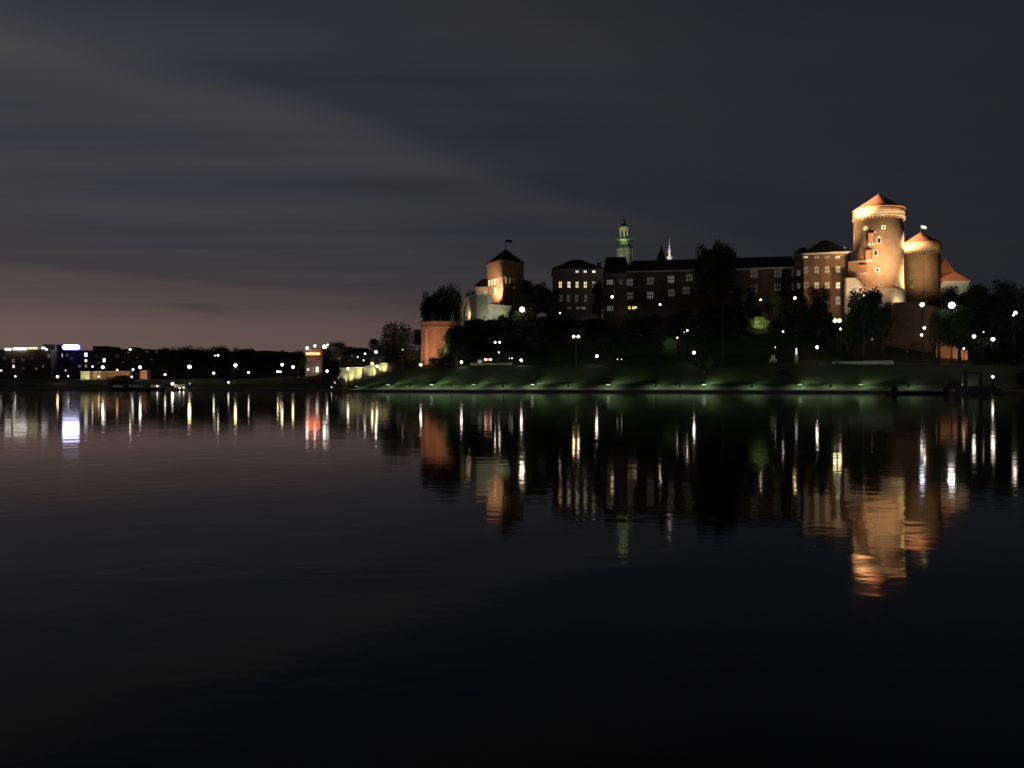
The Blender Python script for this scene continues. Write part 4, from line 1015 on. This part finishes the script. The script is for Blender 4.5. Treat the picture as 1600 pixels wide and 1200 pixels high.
flood(P(1411, 424, 241), (c2[0] - 3, c2[1] - R2, Z(394, D2)), 'floodlight aimed at the top of the lower round tower', (190000, (1, .76, .44), 72, 1), size=.2)
flood(P(1495, 461, 263), P(1492, 446, 273), 'floodlight in the bush before the steep roofed house', (2600, (.80, 1, .68), 110, .9), size=.25)
flood(P(1472, 440, 262), P(1480, 420, 279), 'floodlight under the steep tiled roof', (9000, (1, .62, .38), 60, .9), size=.25)
# warm wing wash
flood(P(1326, 478, 232), P(1304, 425, 251), 'floodlight before the warm lit wing', (5200, (1, .64, .42), 120, 1), size=.3)
# square tower
flood(P(765, 474, 258.8), P(773, 446, 267), 'floodlight at the foot of the square tower', (26000, (1, .68, .44), 74, 1), size=.3)
flood(P(757, 496, 250), P(752, 478, 259), 'floodlight at the foot of the limestone wall', (1700, (.94, 1, .76), 120, .9), size=.25)
flood(P(729, 497, 262), P(729, 484, 268), 'floodlight at the left end of the limestone wall', (2400, (1, .70, .4), 100, .9), size=.25)
flood(P(786, 492, 252), P(786, 484, 256), 'floodlight at the right end of the limestone wall', (380, (.95, .98, .66), 110, .9), size=.25)
# bastion
flood(P(662, 566, 226), P(666, 535, 238), 'floodlight in the grass before the orange bastion', (7500, (1, .62, .44), 95, 1), size=.3)
flood(P(690, 553, 225), P(688, 520, 236), 'floodlight before the right half of the orange bastion', (3400, (1, .62, .44), 95, 1), size=.3)
# clock tower and spire
flood(P(958, 424, 312), P(972, 372, 329), 'floodlight for the lower storeys of the clock tower', (7000, (.92, 1, .70), 60, .9), size=.3)
flood((X(971, 322), 322.0, Z(377, 322)), (X(974, 330), 330, Z(362, 330)), 'floodlight for the lantern of the clock tower', (2600, (.92, 1, .50), 90, .9), size=.2)
flood(P(1043, 406, 338), P(1046, 392, 345), 'floodlight for the slim silver spire', (4200, (1, .98, .9), 70, .9), size=.2)
# stone wall by the river
YG = (1, .98, .46)
for px, D, W, sp, wh in ((524, 256.3, 900, 44, 'under the leftmost buttress of'), (532, 255.4, 900, 44, 'between the first two buttresses of'), (545, 252.0, 2400, 66, 'at the brightest left stretch of'),
                     (556, 250.5, 1900, 80, 'in the middle of'), (563, 249.6, 2800, 62, 'at the brightest right stretch of'), (580, 246.6, 1700, 46, 'right of the third buttress of'), (598, 244, 1200, 42, 'at the right end of')):
    flood((X(px, D), D, ground(px, D) + .5), (X(px, D + 3.2), D + 3.0, ground(px, D) + (5 if px < 570 else 3)), 'uplight ' + wh + ' the floodlit stone wall', (W, YG if px > 538 else (1, .94, .78), sp if px < 570 else 85, .9), size=.15)
# left bank walls
flood((X(132, 317), 317, Z(592, 317)), P(132.5, 584, 322), 'uplight before the short yellow wall', (2200, (1, .85, .45), 120, .9), size=.2)
for px, lb, W in ((155, 'left part', 300), (170, 'middle', 450), (188, 'right part', 1100)): flood((X(px, 317), 317, Z(592, 317)), P(px, 584, 325), 'uplight before the %s of the orange wall' % lb, (W, (1, .70, .44), 120, .9), size=.2)
flood((X(223, 317), 317, Z(592, 317)), P(223.5, 584, 322), 'uplight before the short peach wall', (1000, (1, .70, .48), 120, .9), size=.2)
flood((X(489, 308), 308, Z(588, 308)), P(489, 574, 320), 'uplight before the pale building by the river bend', (3000, (1, .80, .66), 110, .9), size=.2)
# brown slope wall, low orange wall
flood(P(1418, 549, 196), P(1424, 520, 220), 'floodlight at the top of the grass slope below the brown wall', (900, (1, .64, .42), 100, 1), size=.3)
for px, lb in ((1480, 'left'), (1502, 'right')): flood((X(px, 205), 204, ground(px, 204) + .5), P(px, 540, 210), 'uplight before the %s half of the low orange wall' % lb, (520, (1, .55, .30), 120, .9), size=.2)
# bushes
flood(P(1183, 512, 232), P(1187, 502, 240), 'floodlight in front of the yellow green bush', (22000, (1, .95, .45), 46, 1), size=.15)
flood(P(1046, 546, 225), P(1049, 535, 232), 'floodlight in front of the olive bush', (1800, (.95, 1, .6), 56, .9), size=.15)

# low lights along the river path that wash the grass
GK = 'low lights along the river path'
for px, st, lb, W in ((557.5, 1.0, 'below the floodlit stone wall', 500), (606.3, 3, 'below the pointed tree', 650), (674.6, 5, 'under the orange bastion', 1100), (740.3, 1.6, 'under the kiosk', 800),
                   (832, 6, 'under the large floodlight', 1100), (950.3, 5, 'under the low castle block', 900), (1100, 6, 'under the small slope tree', 1100), (1250, 2, 'under the lit pillar', 1000), (1345, 2, 'under the round black tree', 800), (1500, 3, 'left of the landing steps', 500),
                   (640, 0, 'added between pointed tree and orange bastion', 600), (706, 0, 'added between orange bastion and kiosk', 700), (786, 0, 'added right of the kiosk', 700), (888, 0, 'added below the left twin lamp', 700), (1025, 0, 'added below the slim silver spire', 700), (1062, 0, 'added left of the small slope tree', 700), (1175, 0, 'added below the yellow green bush', 700), (1298, 0, 'added below the brightest twin lamp', 800), (1420, 0, 'added behind the pontoon', 500)):  # this row glows nowhere: lights added between the others to even the wash
    D = bank(px) + 6.2; g0 = ground(px, D); x = X(px, D); z = g0 + .75
    o = thing('bank_light', (x, D, g0), 'low light on the river path ' + lb, 'lamp', GK)
    m = MB(); m.box((x, D, g0 - .15), .5, .35, .6); m.build('housing', METAL, o)
    m = MB(); m.box((x, D - .04, g0 + .46), .8 if st else .5, .34, .13); m.build('lens', lmat((.9, 1, .8), round(st * .25, 2)) if st else METAL, o)
    ld = bpy.data.lights.new('bank_beam', 'SPOT'); ld.energy = W * (3.4 if st else 1.0); ld.color = (.86, 1, .68); ld.spot_size = R(72); ld.spot_blend = 1; ld.shadow_soft_size = .4
    lo = bpy.data.objects.new('bank_beam', ld); C.objects.link(lo); lo.location = (x - .3, D - .2, z + .9)
    lo.rotation_euler = (Vector((x + 12, D + 11, g0 + 4.4)) - Vector((x, D, z + .9))).to_track_quat('-Z', 'Y').to_euler()
    lo2 = bpy.data.lights.new('path_beam', 'SPOT'); lo2.energy = W * .65; lo2.color = (.88, 1, .74); lo2.spot_size = R(150); lo2.spot_blend = .8; lo2.shadow_soft_size = .3
    q_ = bpy.data.objects.new('path_beam', lo2); C.objects.link(q_); q_.location = (x, D - .9, z + 1.7); q_.rotation_euler = (0, 0, 0)  # downlight added above each fixture to brighten path and kerb

# ------------------------------------------------------------------ small things on the upper path
D = 231; root = thing('kiosk', (X(750, D), D, ground(750, D)), 'small lit kiosk with a peaked roof on the upper path', 'kiosk'); zb = ground(750, D)
m = MB(); m.box((X(750, D), D, zb), 1.3, 1.2, 1.7); m.build('wall', PLASTER, root)
m = MB(); m.box((X(750, D), D, zb + 1.7), 1.7, 1.6, .8, 0, .1); m.build('roof', SLATE, root)
m = MB(); m.box((X(750, D), D - .62, zb + .7), .9, .03, .7); m.build('window', pane_mat(.25, 'warm'), root)
for px, col, st, lb in ((758.4, WHITE, 3, 'pale'), (762.2, (1, .12, .10), 2.2, 'red'), (766.7, WARM, 4, 'warm white')):
    o = thing('paper_lantern', (X(px, D), D, zb), lb + ' lantern in the row right of the kiosk', 'lantern', 'lanterns beside the kiosk')
    m = MB(); m.tube((X(px, D), D, zb), (X(px, D), D, Z(563.5, D)), .05); m.build('pole', METAL, o)
    m = MB(); r = .33; m.lathe((X(px, D), D, Z(561.8, D)), [(.1, -r), (r * .8, -r * .6), (r, 0), (r * .8, r * .6), (.1, r)], 10); m.build('globe', lmat(col, st), o)
D = 216
o = thing('lit_pillar', (X(1244.3, D), D, ground(1244, D)), 'slim white lit pillar on the upper path', 'pillar')
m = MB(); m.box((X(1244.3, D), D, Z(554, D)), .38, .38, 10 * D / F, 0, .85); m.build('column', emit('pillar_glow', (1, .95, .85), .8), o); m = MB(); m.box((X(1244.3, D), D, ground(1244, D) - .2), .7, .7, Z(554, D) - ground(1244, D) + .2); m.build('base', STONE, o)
o = thing('monument', (X(1208, D), D, ground(1208, D)), 'dim grey block shaped monument on the upper path', 'monument')
m = MB(); m.box((X(1208, D), D, ground(1208, D) - .2), 1.9, 1.2, 1.4, 0, .9); m.box((X(1208, D), D, ground(1208, D) + 1.2), 1.1, .8, 1.2, 0, .6); m.build('stone_block', STONE, o)

# parapet at the right of the upper path
for pl, pr, lb in ((735, 800, 'low pale parapet beside the kiosk'), (1300, 1396, 'low pale parapet under the round black tree')):
    D0 = bank(pl) + 26.5; D1_ = bank(pr) + 26.5
    root = thing('path_parapet', (X(pl, D0), D0, height(pl, 26.5)), lb + ' at the top of the slope', 'wall', 'low parapets on the upper path')
    m = MB(); m.prism(foot4(pl, D0, pr, D1_, .3), 6.2, 8.0 if pl < 1000 else 7.75); m.build('wall_face', CONC, root)

# ------------------------------------------------------------------ landing steps, pontoon, mooring posts, boats
D = 156; root = thing('landing_steps', (X(1550, D), D, 0), 'grey stone landing with steps and a gate frame at the water', 'landing')
m = MB()
for k, (p0, p1, y0) in enumerate(((1500, 1572, 615.5), (1516, 1580, 611), (1530, 1582, 606.5), (1538, 1580, 603))):
    m.box(((X(p0, D) + X(p1, D)) / 2, D + 4 + k * 1.0, -.5 - k * .01), X(p1, D) - X(p0, D), 7.5 - k * 1.2, Z(y0, D) + .5 + k * .01)
m.build('steps', CONC, root)
for px in (1541, 1565):
    m = MB(); m.box((X(px, D), D + 7, 1.2), .5, .5, Z(583, D) - 1.2); m.build('post', CONC, root)
m = MB(); m.box((X(1553, D), D + 7, Z(583, D) + .003), X(1568, D) - X(1538, D), .6, .35); m.build('beam', CONC, root)
m = MB(); m.box((X(1527, D), D + 8, .8), 2.6, .4, 1.9); m.build('side_wall', CONC, root)
D = 157; root = thing('pontoon', (X(1432, D), D, 0), 'long dark floating pontoon in front of the right bank', 'pontoon')
m = MB(); m.box((X(1432, D), D, -.1), X(1478, D) - X(1390, D), 2.6, .62); m.build('deck', METAL, root)
m = MB()
for k in range(6): m.tube((X(1396 + 14 * k, D), D - 1.1, .5), (X(1396 + 14 * k, D), D - 1.1, .95), .04)
m.build('cleats', METAL, root)
for px, lb in ((1391.5, 'left'), (1471.5, 'right')):
    o = thing('mooring_post', (X(px, D), D - 1.6, 0), lb + ' one of two thick dark mooring posts in the water', 'mooring post', 'mooring posts')
    m = MB(); m.lathe((X(px, D), D - 1.6, -1), [(.45, 0), (.5, 1.8), (.5, 2.1), (.36, 2.4), (.1, 2.55)], 14); m.build('post', BARK, o)
    m = MB(); m.lathe((X(px, D), D - 1.6, .55), [(.52, 0), (.56, .05), (.56, .2), (.52, .25)], 14); m.build('collar', METAL, o)
def boat(px, D, L_, label, lit):
    o = thing('moored_boat', (X(px, D), D, 0), label, 'boat', 'boats moored at the left bank'); x = X(px, D); m = MB()
    m.prism([(x - L_ / 2, D), (x - L_ * .42, D - 1.2), (x + L_ * .35, D - 1.3), (x + L_ / 2, D), (x + L_ * .35, D + 1.3), (x - L_ * .42, D + 1.2)], -.2, .8, 1.06); m.build('hull', METAL, o)
    m = MB(); m.box((x - L_ * .05, D, .81), L_ * .55, 1.7, 1.1, 0, .94); m.build('cabin', PLASTER, o)
    m = MB(); m.box((x - L_ * .05, D, 1.92), L_ * .6, 2.0, .1); m.build('roof', WHITEP, o)
    m = MB()
    for k in range(4): m.box((x + L_ * (-.26 + .14 * k), D - .86, 1.15), L_ * .08, .03, .5)
    m.build('window', pane_mat(lit, 'white'), o)
boat(187, 281, 6, 'small pale boat moored left of the dark trees on the left bank', .05)
boat(216, 280, 9, 'long low boat with faintly lit windows under the short peach wall', .03)
boat(246, 279, 6, 'boat with a lit cabin below the white lamp at the trees', .15)
boat(284, 276, 7, 'rightmost boat on the left bank with two small lights', .06)
for px, py, d, st, lb in ((245.6, 603.4, 2.4, 8, 'light on the boat with the lit cabin'), (269.4, 599.6, 4.0, 20, 'bright lamp at the water between two boats'), (280.6, 606.6, 1.8, 10, 'left light on the rightmost boat'), (287, 606, 1.8, 10, 'right light on the rightmost boat'), (296.5, 599.4, 3.6, .3, 'dim grey globe at the water right of the boats')):
    D = 274; o = thing('dock_light', (X(px, D), D, 0), lb, 'lamp', 'small lights at the left waterside'); r = d / 2 * D / F
    m = MB(); m.tube((X(px, D), D, -.5), (X(px, D), D, Z(py, D)), .05); m.build('pole', METAL, o); m = MB(); ball(m, (X(px, D), D, Z(py, D)), r); m.build('globe', lmat(WHITE, st), o)
